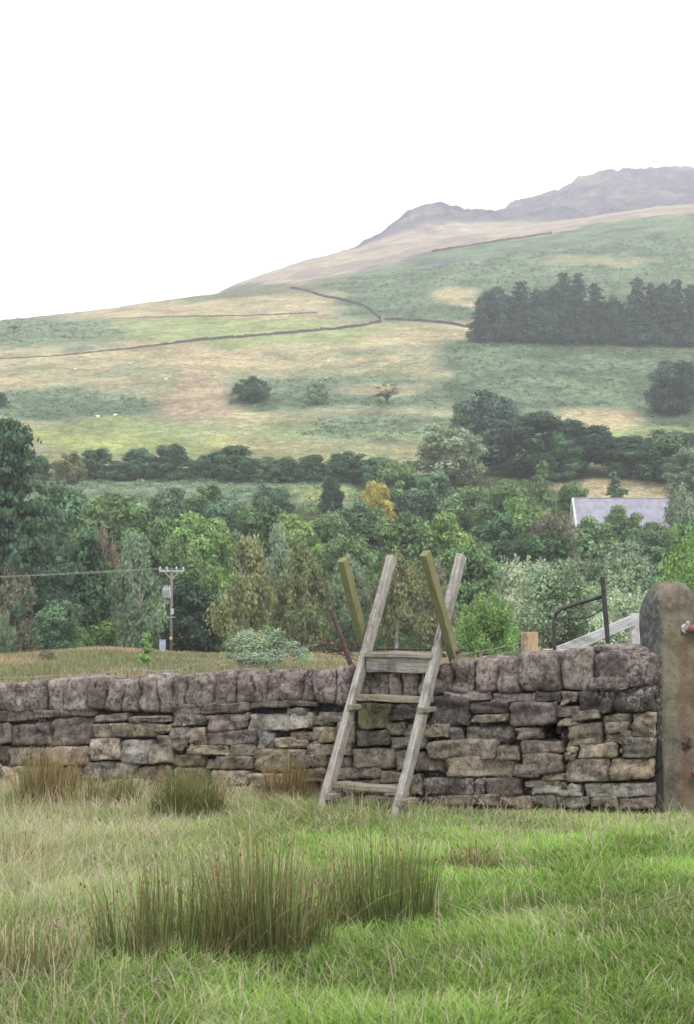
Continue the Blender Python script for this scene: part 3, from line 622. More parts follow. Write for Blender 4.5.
# ------------------------------------------------------------------ field walls on the hillside
def field_wall(pts, label, h=1.5):
    P = []
    for i in range(len(pts) - 1):
        n = max(2, int(math.dist(pts[i], pts[i + 1]) / 4))
        for k in range(n): t_ = k / n; P.append(hit(pts[i][0] * (1 - t_) + pts[i + 1][0] * t_, pts[i][1] * (1 - t_) + pts[i + 1][1] * t_, 420))
    P.append(hit(*pts[-1], 420)); D = np.array([[p.x, p.y] for p in P])
    for _ in range(6): D[1:-1] = (D[:-2] + D[2:] + 2 * D[1:-1]) / 4
    # resample
    seg = np.r_[0, np.cumsum(np.hypot(*np.diff(D, axis=0).T))]; s = np.arange(0, seg[-1], 1.5); X = np.interp(s, seg, D[:, 0]); Y = np.interp(s, seg, D[:, 1])
    T_ = np.stack([np.gradient(X), np.gradient(Y)], 1); T_ /= np.linalg.norm(T_, axis=1)[:, None]; Nn = np.stack([-T_[:, 1], T_[:, 0]], 1)
    V = []; hh = np.interp(CX + F * X / Y, [0, 120, 180], [.3, .45, 1]) * .75 * h * (1 + .22 * nr.normal(0, 1, len(s)).clip(-1.5, 1)); 
    for o_, top in ((-.5, 0), (-.38, 1), (.38, 1), (.5, 0)):
        x = X + Nn[:, 0] * o_; y = Y + Nn[:, 1] * o_; V.append(np.stack([x, y, zfun(x, y) + np.where(top, hh, -.6)], 1))
    V = np.stack(V, 1).reshape(-1, 3); n = len(s)
    Q = [(i * 4 + k, i * 4 + k + 1, (i + 1) * 4 + k + 1, (i + 1) * 4 + k) for i in range(n - 1) for k in range(3)]
    o = mesh_np('field_wall', V, [np.array(Q)], M['farwall'], None, np.ones((len(V), 3)), False); tag(o, label, 'wall')
field_wall([(-40, 362), (0, 359), (60, 356), (130, 349), (200, 341), (300, 333), (360, 327), (381, 322)], 'long dark field wall crossing the middle of the left hillside', 1.9)
field_wall([(385, 320), (410, 321), (440, 323), (473, 329)], 'dark field wall running up to the left end of the conifer plantation', 1.9)
field_wall([(291, 289), (305, 290), (322, 297), (345, 301), (362, 305), (374, 313), (380, 319)], 'short curving field wall climbing from the wall junction to the skyline', 1.8)
field_wall([(108, 318.5), (180, 317), (250, 316), (318, 313)], 'faint low field wall above the pale green hillside field', .7)
field_wall([(432, 252), (470, 246), (510, 240), (552, 234)], 'high field wall dividing green bracken from tan moor near the crags', 2.0)

# ------------------------------------------------------------------ trees
def leaves(C, Rr, n, size, up=.3, squash=.75, colv=.25, droop=0., shell=(.6, 1.05), flat=0.):
    """leaf clumps round the lobe centres C (k,3) with radii Rr"""
    k = len(C); w = Rr ** 2; idx = nr.choice(k, n, p=w / w.sum())
    d = nr.normal(0, 1, (n, 3)); d[:, 2] += up; d /= np.linalg.norm(d, axis=1)[:, None]
    r = nr.uniform(shell[0], shell[1], n) ** 1.0 * Rr[idx]
    P = C[idx] + d * r[:, None] * np.array([1, 1, squash])
    P[:, 2] -= droop * nr.random(n) * Rr[idx]
    nn = d + nr.normal(0, .55, (n, 3)); nn[:, 2] += flat; nn /= np.linalg.norm(nn, axis=1)[:, None]
    a = np.cross(nn, nr.normal(0, 1, (n, 3))); a /= np.linalg.norm(a, axis=1)[:, None]; b_ = np.cross(nn, a)
    s = size * nr.uniform(.55, 1.3, n)[:, None]; st = nr.uniform(1.1, 1.8, n)[:, None]
    if droop: a = a * .4; a[:, 2] -= 1; a /= np.linalg.norm(a, axis=1)[:, None]; b_ = np.cross(nn, a); b_ /= np.linalg.norm(b_, axis=1)[:, None] + 1e-6
    V = np.stack([P - a * s * st * .5, P + b_ * s * .36 + a * s * .1, P + a * s * st * .5, P - b_ * s * .36 + a * s * .05], 1).reshape(-1, 3)
    lobe = 1 + colv * nr.normal(0, 1, k).clip(-1.5, 1.5); cv = lobe[idx] * (1 + .2 * nr.normal(0, 1, n)); hue = nr.normal(0, .07, n)
    c = np.stack([cv * (1 + hue), cv, cv * (1 - hue)], 1).clip(.25, 2.2)
    return V, np.arange(4 * n).reshape(-1, 4), np.repeat(c, 4, 0)
def crown_mesh(parts, name):
    V = np.concatenate([p[0] for p in parts]); o = 0; F_ = []
    for p in parts: F_.append(p[1] + o); o += len(p[0])
    C_ = np.concatenate([p[2] for p in parts]); ob = mesh_np(name, V, [np.concatenate(F_)], M['leaf'], None, C_, False); me = ob.data; bpy.data.objects.remove(ob); return me
def tube_mesh(mb, mt): ob = mb.build('trunk', mt, None, True); me = ob.data; bpy.data.objects.remove(ob); return me
def limbs(mb, C, H, base=.3, r0=.28, lean=0):
    top = H * .8; mb.tube([(0, 0, -1.2), (0, 0, .4), (lean * .4, .1, H * .3), (lean, 0, top)], [r0 * 1.3, r0, r0 * .75, r0 * .15], 8)
    for c in C:
        t_ = rnd.uniform(.25, .65); s0 = Vector((lean * t_, 0, H * t_ * .8)); c = Vector(c)
        if c.z < s0.z: s0.z = max(.6, c.z - 1)
        m_ = s0.lerp(c, .5) + Vector((0, 0, .3)); mb.tube([s0, m_, c], [r0 * .4, r0 * .22, r0 * .07], 5)
def proto(kind, seed):
    global nr, rnd
    nr = np.random.default_rng(seed); rnd = random.Random(seed)
    H = 10.0; mb = MB(); bark = M['bark']
    if kind == 'round':
        k = 62; z = nr.uniform(.06, .92, k); rr = np.sin(np.clip((z + .06) / 1.06, 0, 1) ** .85 * math.pi) ** .6 * 3.9 * nr.uniform(.45, 1, k) * nr.uniform(.85, 1.1); th = nr.uniform(0, 6.28, k)
        C = np.stack([rr * np.cos(th), rr * np.sin(th), z * H], 1); Rr = nr.uniform(.6, 1.5, k); pr = [leaves(C, Rr, 10500, .34, .45, .75, .32, 0, (.55, 1.15))]
        C2 = C * np.array([.7, .7, .95]); pr.append(leaves(C2, Rr * 1.0, 1800, .6, .1)); limbs(mb, C[:12], H)
    elif kind == 'birch':
        bark = M['bark_birch']; k = 60; z = nr.uniform(.12, .97, k); rr = (1 - np.abs(z - .42) ** 1.6 * 1.9).clip(.12, 1) * 2.3 * nr.uniform(.3, 1, k); th = nr.uniform(0, 6.28, k)
        C = np.stack([rr * np.cos(th), rr * np.sin(th), z * H], 1); Rr = nr.uniform(.4, .85, k); pr = [leaves(C, Rr, 8200, .24, .1, 1.5, .18, 1.1, (.2, 1.1))]; limbs(mb, C[:16], H, r0=.16)
    elif kind == 'willow':
        k = 60; th = nr.uniform(0, 6.28, k); z = nr.uniform(.1, .95, k); rr = np.sqrt(np.clip(1 - (z * .95) ** 2, 0, 1)) * 4.2 * nr.uniform(.3, 1.02, k)
        C = np.stack([rr * np.cos(th), rr * np.sin(th), z * 6.6], 1); Rr = nr.uniform(.5, 1.3, k); pr = [leaves(C, Rr, 15000, .21, .7, 1.1, .22, 0, (.35, 1.3))]
        for c in C[:14]: mb.tube([(rnd.uniform(-.4, .4), rnd.uniform(-.4, .4), -.6), (c[0] * .4, c[1] * .4, c[2] * .5), tuple(c)], [.14, .09, .02], 5)
        sp = []                                     # whippy shoots standing out of the crown
        for c in C[::2]:
            for _ in range(5):
                d = Vector((c[0] * .12 + rnd.uniform(-.5, .5), c[1] * .12 + rnd.uniform(-.5, .5), 1.2)).normalized(); sp.append(np.array(c) + np.array(d) * rnd.uniform(.9, 1.9))
        sp = np.array(sp); pr.append(leaves(sp, np.full(len(sp), .28), 1800, .22, 0, 1.6, .1, 0, (.1, 1)))
        H = 7.5
    elif kind == 'conifer':
        pr = []; k = 0; CC = []; RR = []
        z = .08
        while z < .97:
            r = (1 - z) ** .6 * 2.5 + .3; nb = max(3, int(7 * (1 - z) + 3))
            for j in range(nb):
                th = rnd.uniform(0, 6.28); L_ = r * rnd.uniform(.35, 1.15)
                for q_ in (.4, .7, 1.0): CC.append((math.cos(th) * L_ * q_, math.sin(th) * L_ * q_, z * H - .35 * q_ * L_ * .4 + rnd.uniform(-.1, .1))); RR.append(rnd.uniform(.35, .62) * (1.1 - .3 * q_) * (1.25 - z * .5))
            z += .036
        pr = [leaves(np.array(CC), np.array(RR), 9000, .30, .3, .7, .28, 0, (.2, 1.15), .3)]; mb.tube([(0, 0, -1.5), (0, 0, 5), (0, 0, H)], [.24, .14, .02], 7)
    elif kind == 'bigfir':
        CC = []; RR = []; z = .05
        while z < .98:
            r = (1 - z) ** .6 * 2.6 + .2
            for j in range(5):
                th = rnd.uniform(0, 6.28); L_ = r * rnd.uniform(.4, 1.15); rise = rnd.uniform(-.05, .25)
                for q_ in (.3, .5, .7, .85, 1.0): CC.append((math.cos(th) * L_ * q_, math.sin(th) * L_ * q_, z * H + rise * q_ * L_ + rnd.uniform(-.05, .05))); RR.append(.34)
            z += .022
        pr = [leaves(np.array(CC), np.array(RR), 30000, .15, .1, .6, .2, .35, (.1, 1.25), .2)]; mb.tube([(0, 0, -.8), (0, 0, 5), (0, 0, H)], [.22, .14, .02], 7)
    elif kind == 'sapling':
        k = 16; z = nr.uniform(.15, .95, k); th = nr.uniform(0, 6.28, k); rr = (1.1 - z) * 2.6 * nr.uniform(.3, 1, k)
        C = np.stack([rr * np.cos(th), rr * np.sin(th), z * H], 1); pr = [leaves(C, nr.uniform(.7, 1.3, k), 1500, .5, .6)]; limbs(mb, C, H, r0=.12)
    elif kind == 'sparse':
        k = 26; z = nr.uniform(.45, .95, k); th = nr.uniform(0, 6.28, k); rr = 4.2 * nr.uniform(.3, 1, k)
        C = np.stack([rr * np.cos(th), rr * np.sin(th), z * H], 1); pr = [leaves(C, nr.uniform(.6, 1.2, k), 1500, .45, .5)]; limbs(mb, C, H, r0=.4)
    return crown_mesh(pr, 'crown'), tube_mesh(mb, bark)
WID = {'round': 8.8, 'birch': 5.6, 'willow': 9.4, 'conifer': 5.4, 'bigfir': 5.4, 'sapling': 5.5, 'sparse': 9.5}
HEI = {'round': 10.3, 'birch': 10.4, 'willow': 7.6, 'conifer': 10, 'bigfir': 10, 'sapling': 10.3, 'sparse': 10}
PR = {k: [proto(k, 100 + 13 * i + len(k)) for i in range(n)] for k, n in (('round', 5), ('birch', 3), ('willow', 3), ('conifer', 4), ('bigfir', 1), ('sapling', 1), ('sparse', 1))}
nr = np.random.default_rng(5); rnd = random.Random(5)
COLR = {}
COLR_ = {'mid': (.075, .125, .045), 'bright': (.105, .165, .048), 'dark': (.045, .085, .036), 'vdark': (.028, .055, .028), 'grey': (.12, .16, .09), 'olive': (.105, .12, .05), 'brown': (.115, .105, .065), 'blue': (.06, .108, .056), 'yellow': (.22, .19, .045), 'pale': (.19, .23, .145), 'fir': (.03, .055, .036)}
for k_, v_ in COLR_.items(): COLR[k_] = (v_[0] * 1.72 + .008, v_[1] * 1.68 + .01, v_[2] * 1.7 + .012)
NAMES = {'round': 'broadleaf_tree', 'birch': 'birch_tree', 'willow': 'willow_bush', 'conifer': 'conifer_tree', 'bigfir': 'evergreen_tree', 'sapling': 'sapling', 'sparse': 'hawthorn_tree'}
_cnt = [0]
def tree(kind, px, ytop, D, wpx, col, label, group=None, cat='tree', name=None, base=None):
    if base is not None: p = hit(px, base, 380); D = p.y
    X = ray(px, 512)[0] * D; z = gz(X, D) - .1; zt_ = at(px, ytop, D).z
    h = max(.8, zt_ - z); w = wpx * D / F * ((1.18 if 390 < D < 408 and px < 400 else 1.38 if D > 195 else 1.25) if kind == 'round' and base is None else 1.08)
    _cnt[0] += 1; i = _cnt[0]; cm, tm = PR[kind][i % len(PR[kind])]
    r = empty(name or NAMES[kind], (X, D, z), rnd.uniform(0, 6.28)); sx = w / WID[kind]; r.scale = (sx, sx, h / HEI[kind])
    tag(r, label, cat, group)
    c = COLR[col]; f = rnd.uniform(.88, 1.14)
    for nm, me in (('crown', cm), ('trunk', tm)):
        o = bpy.data.objects.new(nm, me); o.color = (c[0] * f * rnd.uniform(.93, 1.07), c[1] * f, c[2] * f, 1); link(o, r)
    return r
TREES = """bigfir|2|420|160|160|vdark|towering dark evergreen filling the left edge of the valley wood
birch|16|560|155|56|brown|brownish grey thin-leaved tree below the towering evergreen at the left edge
round|60|596|150|44|blue|low blue-green bushy tree in front of the wood, left of the pole
willow|0|612|146|34|grey|pale grey-green bush cut by the left edge of the photo
round|76|524|178|64|dark|dark tree behind the low blue-green bushy tree
birch|104|520|185|42|brown|slender brown-tinged tree between the dark left trees and the tall grey-green birch
birch|140|531|163|66|grey|tall full grey-green birch just left of the electricity pole
round|190|575|172|62|vdark|shadowy dark tree directly behind the electricity pole
round|180|540|195|50|mid|mid green crown rising above the electricity pole
birch|246|534|160|76|olive|big olive-topped birch right of the electricity pole
birch|304|540|166|68|olive|darker olive birch between the big birch and the stile
round|214|566|178|44|bright|light green tree wedged between the pole and the big olive birch
birch|276|522|205|44|grey|grey wispy tree top showing behind the two olive birches
birch|352|552|172|60|grey|grey-green birch seen between the left pair of stile rails
birch|396|545|166|70|olive|olive-brown birch seen in the gap between the stile rails
birch|432|558|172|62|brown|brownish birch directly behind the right pair of stile rails
willow|487|594|92|66|bright|dense bright green bush just right of the stile
willow|560|566|128|118|grey|broad grey-green willow behind the round fence post
willow|640|590|104|100|pale|pale willow behind the metal hurdle and gatepost
willow|615|545|175|110|grey|large rounded willow below the barn roof
willow|688|532|118|74|bright|bright green bush at the right edge above the gatepost
willow|520|560|165|80|pale|feathery pale willow between the bright bush and the broad willow
round|474|536|195|60|mid|mid green tree top above the right stile rails
willow|262|632|62|96|pale|low feathery willow shrub just beyond the wall left of the stile
sapling|147|633|78|20|bright|small bright green sapling in the rough meadow left of the pole
willow|50|650|80|22|brown|small brown bramble bush in the rough meadow near the left edge
round|22|500|215|62|dark|dark crown beside the towering evergreen
round|60|476|265|60|dark|dark round tree under the olive tree of the hedgerow
round|112|492|252|64|mid|wide mid green tree above the slender brown-tinged tree
round|152|502|242|56|mid|mid green tree above the tall grey-green birch
round|202|512|232|60|bright|fresh green tree in mid wood above the electricity pole
round|165|486|300|44|dark|small dark tree at the upper edge of the wood above the pole
round|232|496|282|52|blue|blue-green tree at the upper edge of the wood, left of centre
round|262|502|248|58|mid|mid green tree above the big olive birch
round|206|480|335|34|mid|little tree standing in the bracken strip below the hedgerow
round|272|484|330|40|blue|blue-green bush in the bracken strip below the hedgerow
round|300|512|236|56|bright|light green tree above the darker olive birch
round|330|506|262|50|mid|mid green tree above and left of the stile
round|331|476|345|20|vdark|narrow dark tree standing alone in the green clearing
round|362|498|280|48|dark|dark tree left of the yellow tree
round|377|480|318|28|yellow|yellow-leaved tree glowing among the green wood
round|398|458|356|46|mid|mid green tree above the yellow tree
round|352|528|214|50|mid|mid green tree right above the left stile rails
round|402|512|226|66|mid|broad tree over the gap between the stile rails
round|428|470|330|48|blue|blue-green tree between the yellow tree and the big pale ash
round|446|424|392|62|grey|big grey-green ash standing above the wood right of centre
round|446|512|230|56|bright|bright green tree above the right stile rails
round|470|482|308|52|mid|mid green tree under the big grey-green ash
round|505|478|296|50|mid|mid green tree left of the little pointed tree
round|490|510|238|60|dark|dark green tree above the bright bush
conifer|541|458|330|34|mid|little pointed green tree left of the barn roof
round|528|496|262|56|bright|bright green tree under the little pointed tree
round|556|506|250|44|brown|russet-tinged tree at the lower left of the barn roof
round|540|530|212|66|dark|dark green tree above the broad grey-green willow
round|588|513|262|50|mid|mid green tree in front of the left half of the barn
round|610|523|284|40|dark|dark tree hiding the barn wall below the roof's middle
round|660|521|286|36|mid|mid green tree against the right end of the barn wall
round|574|478|335|34|mid|small tree behind the left end of the barn roof
conifer|616|470|345|30|blue|small dark pointed tree rising behind the barn ridge
round|626|502|274|46|mid|tree whose top crosses the middle of the barn roof
round|640|527|262|50|dark|dark tree just below the barn eaves
round|692|512|262|48|mid|mid green tree at the right edge below the grey tree
birch|682|482|292|52|grey|grey thin-leaved tree covering the right end of the barn roof
round|38|456|402|24|dark|small first hedgerow tree from the left edge
round|68|450|396|30|olive|olive-yellow tree at the left of the hedgerow
round|95|448|406|36|dark|dark hedgerow tree right of the olive-yellow one
round|120|460|404|28|dark|low dark bush in the hedgerow between two taller trees
round|139|446|406|38|blue|fourth dark hedgerow tree, below the green field
round|170|444|405|38|dark|tallest rounded tree in the left half of the hedgerow
round|204|452|405|34|blue|blue-green hedgerow tree left of the hedgerow's middle
round|236|444|404|46|dark|wide dark tree in the middle of the hedgerow
round|262|456|404|30|mid|small tree right of the widest hedgerow tree
round|286|455|403|36|blue|blue-green tree in the right half of the hedgerow
round|312|454|402|32|dark|dark hedgerow tree below the pale hillside bush
round|350|449|400|42|dark|dark tree at the right end of the hedgerow
round|378|456|396|34|blue|blue-green tree between the hedgerow and the big ash
round|470|402|440|38|dark|dark left shoulder tree beside the tallest hillside oak
round|488|386|440|58|fir|tallest dark oak standing above the wood right of centre
round|530|412|412|80|vdark|broad rounded very dark tree right of the tallest oak
round|584|416|414|74|vdark|twin broad dark tree above the barn roof
round|560|436|404|40|dark|dark tree filling between the two broad dark trees
round|634|436|406|46|dark|dark tree above the right half of the barn
round|668|426|402|58|dark|large dark tree above the right end of the barn
round|692|446|384|40|grey|grey-green tree at the right edge of the upper wood"""
for r_ in TREES.split('\n'):
    k, x, yt, D, w, c, lb_ = r_.split('|')
    bush = k == 'willow' and float(D) < 100
    tree(k, float(x), float(yt), float(D), float(w), c, lb_, None, 'bush' if bush else 'tree')
tree('round', 251, 376, 0, 36, 'dark', 'solitary round dark tree in the middle of the left hillside', base=403)
tree('round', 318, 381, 0, 24, 'grey', 'small pale grey-green bush right of the solitary hillside tree', base=405, cat='bush')
tree('sparse', 387, 385, 0, 28, 'brown', 'bare brown hawthorn on the tan hillside grass', base=404)
tree('round', 674, 356, 0, 58, 'fir', 'large dark tree below the right end of the plantation', base=415)
tree('round', -2, 392, 0, 18, 'dark', 'small dark hillside tree cut by the left edge', base=408)
tree('sparse', 11, 322, 0, 12, 'brown', 'tiny tree near the left end of the skyline', base=333)
CON = [(482, 297, 22), (494, 283, 26), (508, 293, 22), (523, 279, 28), (538, 288, 24), (551, 284, 24), (565, 271, 28), (580, 271, 28), (599, 281, 26), (611, 291, 20), (626, 302, 18), (640, 276, 28), (654, 282, 24), (667, 282, 24), (680, 277, 26), (694, 283, 26), (708, 278, 28)]
ORD = 'first second third fourth fifth sixth seventh eighth ninth tenth eleventh twelfth thirteenth fourteenth fifteenth sixteenth seventeenth'.split()
for i, (x, yt, w) in enumerate(CON):
    ex = 'tall ' if yt < 279 else ('short ' if yt > 290 else '')
    tree('round' if i % 4 == 1 else 'conifer', x, yt + (2 if i % 4 == 1 else 0), 0, w * (1.5 if i % 4 == 1 else 1.3), 'fir', f'{ex}dark conifer, {ORD[i]} from the left along the front of the hillside plantation', 'conifers in the hillside plantation', base=342 + (x - 480) * .025, name='conifer_tree')
for i, x in enumerate(range(488, 715, 13)):
    tree('conifer', x + rnd.uniform(-3, 3), rnd.uniform(296, 312), 0, 26, 'fir', 'dark conifer in the hidden back ranks of the hillside plantation', 'conifers in the back ranks of the plantation', base=rnd.uniform(334, 339))
# understorey and bracken beds
def scrub(name, n, fn, size, col, r=(.8, 2.2), per=60, squash=.7, label=None):
    C = fn; n = len(C); Z = zfun(C[:, 0], C[:, 1]); Rr = nr.uniform(r[0], r[1], n); Cc = np.stack([C[:, 0], C[:, 1], Z + Rr * .2], 1)
    V, F_, c = leaves(Cc, Rr, n * per, size, .8, squash, .3); c = c * np.array(col)
    tag(mesh_np(name, V, [F_], M['under'], None, c, False), label, kind='stuff')
foliage('under', .3, .8, False, .1)
def pick(x0, x1, d0, d1, n, ok):
    x = nr.uniform(x0, x1, n * 12); D = nr.uniform(d0, d1, n * 12); X = (x - CX) / F * D * 1.0; k = np.nonzero(ok(x, X, D))[0][:n]; return np.stack([X[k], D[k]], 1)
def okwood(x, X, D):
    y = rowy(X, D); return ~((y > 472) & (y < 506) & (x < 350)) & ~((D > 285) & (x > 555) & (D < 330)) & ~((D > 345) & (x > 560))
def okbr(x, X, D): c = cover(X, D); return c[:, 1] > c[:, 0] * 1.2
scrub('woodland_undergrowth', 1300, pick(-120, 820, 166, 395, 1300, okwood), .5, (.15, .23, .08), (1.5, 3.6), 70)
scrub('bracken', 8000, pick(-60, 760, 400, 1000, 8000, okbr), .5, (.15, .205, .115), (.6, 1.9), 14, .4)
scrub('bracken', 260, pick(-60, 340, 372, 400, 260, lambda x, X, D: x > -99), .5, (.2, .27, .17), (.7, 1.8), 20, .5)

# ------------------------------------------------------------------ sheep
def sheep(px, py, rz, label):
    p = hit(px, py, 400); o = MB(); o.blob((0, 0, .68), (.62, .3, .32), jit=.05); o.tube([(.5, 0, .78), (.72, 0, .92), (.95, 0, .84)], [.16, .13, .07], 8)
    o.blob((.72, .13, .93), (.04, .09, .03)); o.blob((.72, -.13, .93), (.04, .09, .03))
    for x in (-.38, .36):
        for y in (-.15, .15): o.tube([(x, y, .6), (x - .03, y, .32), (x, y, 0)], [.09, .05, .035], 6)
    s_ = o.build('sheep', M['fleece'], None, True); s_.location = p; s_.rotation_euler = (0, 0, rz); s_.scale = (1.25,) * 3; tag(s_, label, 'sheep', 'sheep grazing on the left hillside')
sheep(75, 371, .3, 'white sheep below the left end of the long field wall'); sheep(130, 365, 2.8, 'white sheep highest up beneath the long field wall'); sheep(166, 381, .1, 'white sheep in tan grass left of the solitary tree')
sheep(98, 419, 3.0, 'left one of two white sheep on the green field'); sheep(115, 418, .2, 'right one of two white sheep on the green field')

# ------------------------------------------------------------------ grass and rushes
def blades(P, H, Wd, lean_, az, C0, C1, curl=.5):
    n = len(P); d = np.stack([np.cos(az), np.sin(az), np.zeros(n)], 1); fa = az + nr.uniform(.9, 2.2, n); sd_ = np.stack([np.cos(fa), np.sin(fa), np.zeros(n)], 1) * Wd[:, None] * .5
    up = np.array([0, 0, 1.0]); L = lean_[:, None]; h = H[:, None]
    m_ = P + d * L * h * (.5 - .12 * curl) + up * h * .56; tp = P + d * L * h * (1.0 + curl * .15) + up * h * (1 - .3 * L * curl)
    V = np.stack([P - sd_, P + sd_, m_ + sd_ * .8, m_ - sd_ * .8, tp], 1).reshape(-1, 3)
    b = np.arange(n)[:, None] * 5; Q = b + np.array([[0, 1, 2, 3]]); T = b + np.array([[3, 2, 4]])
    C = np.stack([C0, C0, (C0 + C1) / 2, (C0 + C1) / 2, C1], 1).reshape(-1, 3)
    return V, Q, T, C
def wall_front(X, Y): return (X - A.x) * WN.x + (Y - A.y) * WN.y
def sample(n, d0, d1, dens):
    Y = nr.uniform(d0, d1, n * 3); X = nr.uniform(-1, 1, n * 3) * (.27 * Y + 1.4); k = nr.random(n * 3) < dens(Y) * (.27 * Y + 1.4) / 7; X, Y = X[k], Y[k]
    k = wall_front(X, Y) > -.05; return X[k][:n], Y[k][:n]
X, Y = sample(430000, 3.6, 20, lambda y: np.interp(y, [4, 8, 14, 20], [1, .8, .42, .25]))
cl = fbm(X * 1.3, Y * 1.3, 3); cl2 = fbm(X * .5 + 50, Y * .5, 3); wf = wall_front(X, Y)
left_ = sstep(.5, -2.2, X + .10 * (Y - 8) * 0) ; nearwall = sstep(2.6, .3, wf)
H = .05 + .06 * nr.random(len(X)) + .09 * np.clip(cl + .15, 0, 1) + .07 * left_ * nr.random(len(X)) + .07 * nearwall * nr.random(len(X)) + .05 * nr.random(len(X)) ** 4; H = H * (1 - .28 * sstep(-1, 1, X)); H = H * (1 - .45 * nearwall * sstep(-.2, 1.2, X))
dryp = .04 + .16 * np.clip(cl2 + .1, 0, 1) + .20 * left_ + .20 * nearwall
dry = nr.random(len(X)) < dryp
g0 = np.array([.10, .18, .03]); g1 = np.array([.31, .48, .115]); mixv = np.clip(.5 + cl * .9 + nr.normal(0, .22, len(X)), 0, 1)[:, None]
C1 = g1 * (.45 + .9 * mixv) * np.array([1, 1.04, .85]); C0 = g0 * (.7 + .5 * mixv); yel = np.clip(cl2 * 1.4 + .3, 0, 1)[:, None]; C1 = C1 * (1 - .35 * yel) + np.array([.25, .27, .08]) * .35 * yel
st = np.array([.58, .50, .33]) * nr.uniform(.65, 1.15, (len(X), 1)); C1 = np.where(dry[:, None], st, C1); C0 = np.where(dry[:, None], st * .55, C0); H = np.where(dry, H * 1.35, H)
P = np.stack([X, Y, zfun(X, Y) - .01], 1); az = 9 * fbm(X * .8 + 3, Y * .8, 3) + nr.normal(0, .9, len(X)) + np.where(nr.random(len(X)) < .35, nr.uniform(0, 6.28, len(X)), 0)
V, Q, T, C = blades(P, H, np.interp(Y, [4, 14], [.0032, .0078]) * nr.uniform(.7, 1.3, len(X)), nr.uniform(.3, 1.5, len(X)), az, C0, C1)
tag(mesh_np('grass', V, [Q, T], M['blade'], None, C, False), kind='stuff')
# thin dry flowering stems
X, Y = sample(42000, 4.5, 18, lambda y: np.interp(y, [4, 18], [1, .6])); wf = wall_front(X, Y)
pr_ = .04 + .75 * sstep(-.4, -2.0, X + .06 * (Y - 6)) + .40 * sstep(3.2, .3, wf) + .22 * sstep(.1, .4, fbm(X * .7 + 9, Y * .7)); k = nr.random(len(X)) < pr_ * .42; X, Y = X[k], Y[k]; n = len(X)
P = np.stack([X, Y, zfun(X, Y)], 1); H = nr.uniform(.14, .36, n) * (1 + .2 * (X < -1)); C1 = np.array([.58, .50, .35]) * nr.uniform(.6, 1.1, (n, 1)); C1[::3] = np.array([.30, .33, .12]); H = H * (1 - .35 * sstep(1.2, .2, wf[k]) * sstep(-.2, 1., X))
V, Q, T, C = blades(P, H, np.full(n, .0028) * np.interp(Y, [4, 14], [.9, 1.8]), nr.uniform(.1, .8, n), nr.uniform(0, 6.28, n), C1 * .7, C1)
tag(mesh_np('dry_grass', V, [Q, T], M['blade'], None, C, False), kind='stuff')
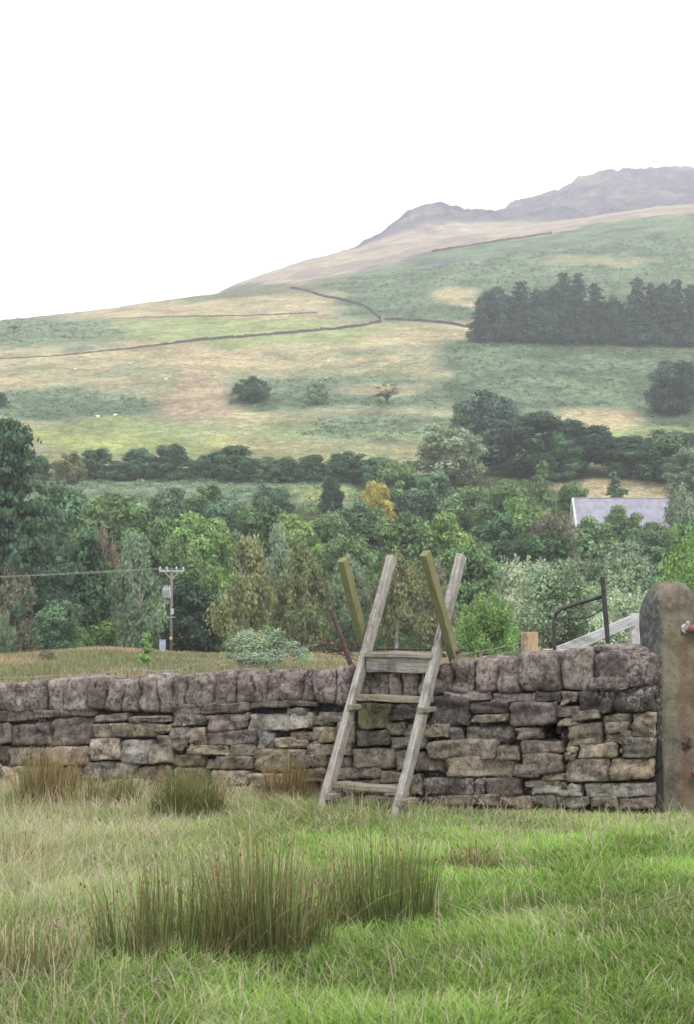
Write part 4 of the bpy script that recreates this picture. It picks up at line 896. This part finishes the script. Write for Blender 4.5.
# rough meadow beyond the wall
n = 120000; Y = nr.uniform(20, 150, n) ; X = nr.uniform(-.34, .34, n) * Y; k = wall_front(X, Y) < -1.0; X, Y = X[k], Y[k]; n = len(X)
c = cover(X, Y) * nr.uniform(.7, 1.5, (n, 1)); P = np.stack([X, Y, zfun(X, Y) - .03], 1)
V, Q, T, C = blades(P, nr.uniform(.15, .5, n), np.interp(Y, [20, 150], [.02, .09]) * nr.uniform(.6, 1.4, n), nr.uniform(.1, .8, n), nr.uniform(0, 6.28, n), c * .7, c * 1.15)
tag(mesh_np('meadow_grass', V, [Q, T], M['blade'], None, C, False), kind='stuff')
def rush(px, py, wpx, hpx, n, c0, c1, label, tip=(.40, .28, .14), dpt=.5, splay=.5, browns=.35):
    p = hit(px, py, 4); w = wpx * p.y / F / 2; h = hpx * p.y / F
    a = nr.uniform(0, 6.28, n); r = np.sqrt(nr.random(n)); bx_ = p.x + np.cos(a) * r * w * .85; by = p.y + np.sin(a) * r * w * dpt
    P = np.stack([bx_, by, zfun(bx_, by) - .02], 1); az = a + nr.normal(0, .7, n); H = h * (.3 + .85 * nr.random(n) ** .8) * (1 - .25 * r ** 2)
    u_ = nr.random(n)[:, None]; dkg = np.array([.07, .12, .035]); c1 = np.array(c1); rb = np.array([.21, .115, .06]); tip = np.array(tip)
    sub = vnoise(bx_ * 7, by * 7) ; k_ = (sub > -.32); Cm = np.where(u_ < .45, dkg * 1.1, np.where(u_ < .45 + .55 * (1 - browns), c1 * 1.25, np.where(u_ < .93, rb if browns < .5 else tip * .85, tip * 1.3))) * nr.uniform(.7, 1.35, (n, 1))
    C0 = np.array(c0) * .8 * nr.uniform(.6, 1.2, (n, 1)) + Cm * .25; tipm = (nr.random(n) < .5)[:, None]; C1 = np.where(tipm, Cm * .5 + tip * .45, Cm)
    lean_ = splay * (.08 + 1.0 * r * nr.random(n)); wd = nr.uniform(.0035, .0062, n) * max(1, p.y / 10)
    k_ = np.nonzero(k_)[0]; P, H, wd, lean_, az, C0, C1 = P[k_], H[k_], wd[k_], lean_[k_], az[k_], C0[k_], C1[k_]
    V, Q, T, C = blades(P, H, wd, lean_, az, C0, C1, .5)
    # brown flower tufts on the side of some stems, and dead bent straws
    m2 = nr.random(len(P)) < .17; hp = P[m2] + np.stack([np.cos(az[m2]) * lean_[m2] * H[m2] * .72, np.sin(az[m2]) * lean_[m2] * H[m2] * .72, H[m2] * .78], 1); z2 = len(hp)
    V2, Q2, T2, C2 = blades(hp, np.full(z2, .024), np.full(z2, .010) * max(1, p.y / 10), np.full(z2, .5), nr.uniform(0, 6.28, z2), np.tile([.17, .09, .05], (z2, 1)), np.tile([.26, .15, .08], (z2, 1)))
    z3 = max(6, n // 26); i3 = nr.integers(0, len(P), z3); V3, Q3, T3, C3 = blades(P[i3], h * nr.uniform(.4, .9, z3), wd[i3] * 1.1, nr.uniform(.7, 1.6, z3), nr.uniform(0, 6.28, z3), np.tile(tip * .8, (z3, 1)), np.tile(tip * 1.5, (z3, 1)) * nr.uniform(.7, 1.2, (z3, 1)), .2)
    o1, o2 = len(V), len(V) + len(V2); V = np.concatenate([V, V2, V3]); Q = np.concatenate([Q, Q2 + o1, Q3 + o2]); T = np.concatenate([T, T2 + o1, T3 + o2]); C = np.concatenate([C, C2, C3])
    V = V - np.array(p); o = mesh_np('rush_clump', V, [Q, T], M['blade'], None, C, False); o.location = p; tag(o, label, 'rushes', 'rush clumps in the grass')
GR0, GR1 = (.06, .09, .03), (.17, .24, .08)
rush(168, 962, 170, 124, 800, (.06, .06, .028), GR1, 'large dark rush clump in the left foreground')
rush(262, 958, 160, 142, 850, (.06, .06, .028), GR1, 'tallest dark rush clump in the centre foreground')
rush(378, 925, 135, 104, 560, GR0, (.13, .18, .05), 'green rush clump right of the tallest foreground clump')
rush(45, 812, 74, 76, 800, (.16, .12, .05), (.40, .32, .15), 'tan tufted rush clump against the far left of the wall', browns=.7)
rush(82, 815, 40, 54, 400, (.12, .10, .04), (.32, .27, .12), 'small tan rush clump between the two left wall clumps', browns=.6)
rush(122, 818, 32, 56, 400, GR0, GR1, 'narrow green rush clump below the wall left of centre')
rush(188, 824, 80, 66, 1000, GR0, (.12, .165, .045), 'full green rush clump below the wall left of the stile', browns=.2)
rush(287, 812, 56, 64, 480, (.12, .07, .035), (.24, .15, .07), 'russet rush clump beside the left foot of the stile', browns=.7)
rush(22, 985, 110, 84, 260, (.1, .09, .04), (.22, .22, .09), 'loose straw-coloured rush clump in the bottom left corner', browns=.6)
rush(10, 880, 90, 56, 260, (.1, .09, .04), (.25, .22, .1), 'pale dry rush clump at the left edge of the field', browns=.7)
rush(470, 872, 60, 34, 260, (.1, .1, .04), (.24, .25, .11), 'sparse low tuft of rushes in mid field right of the stile', browns=.6)
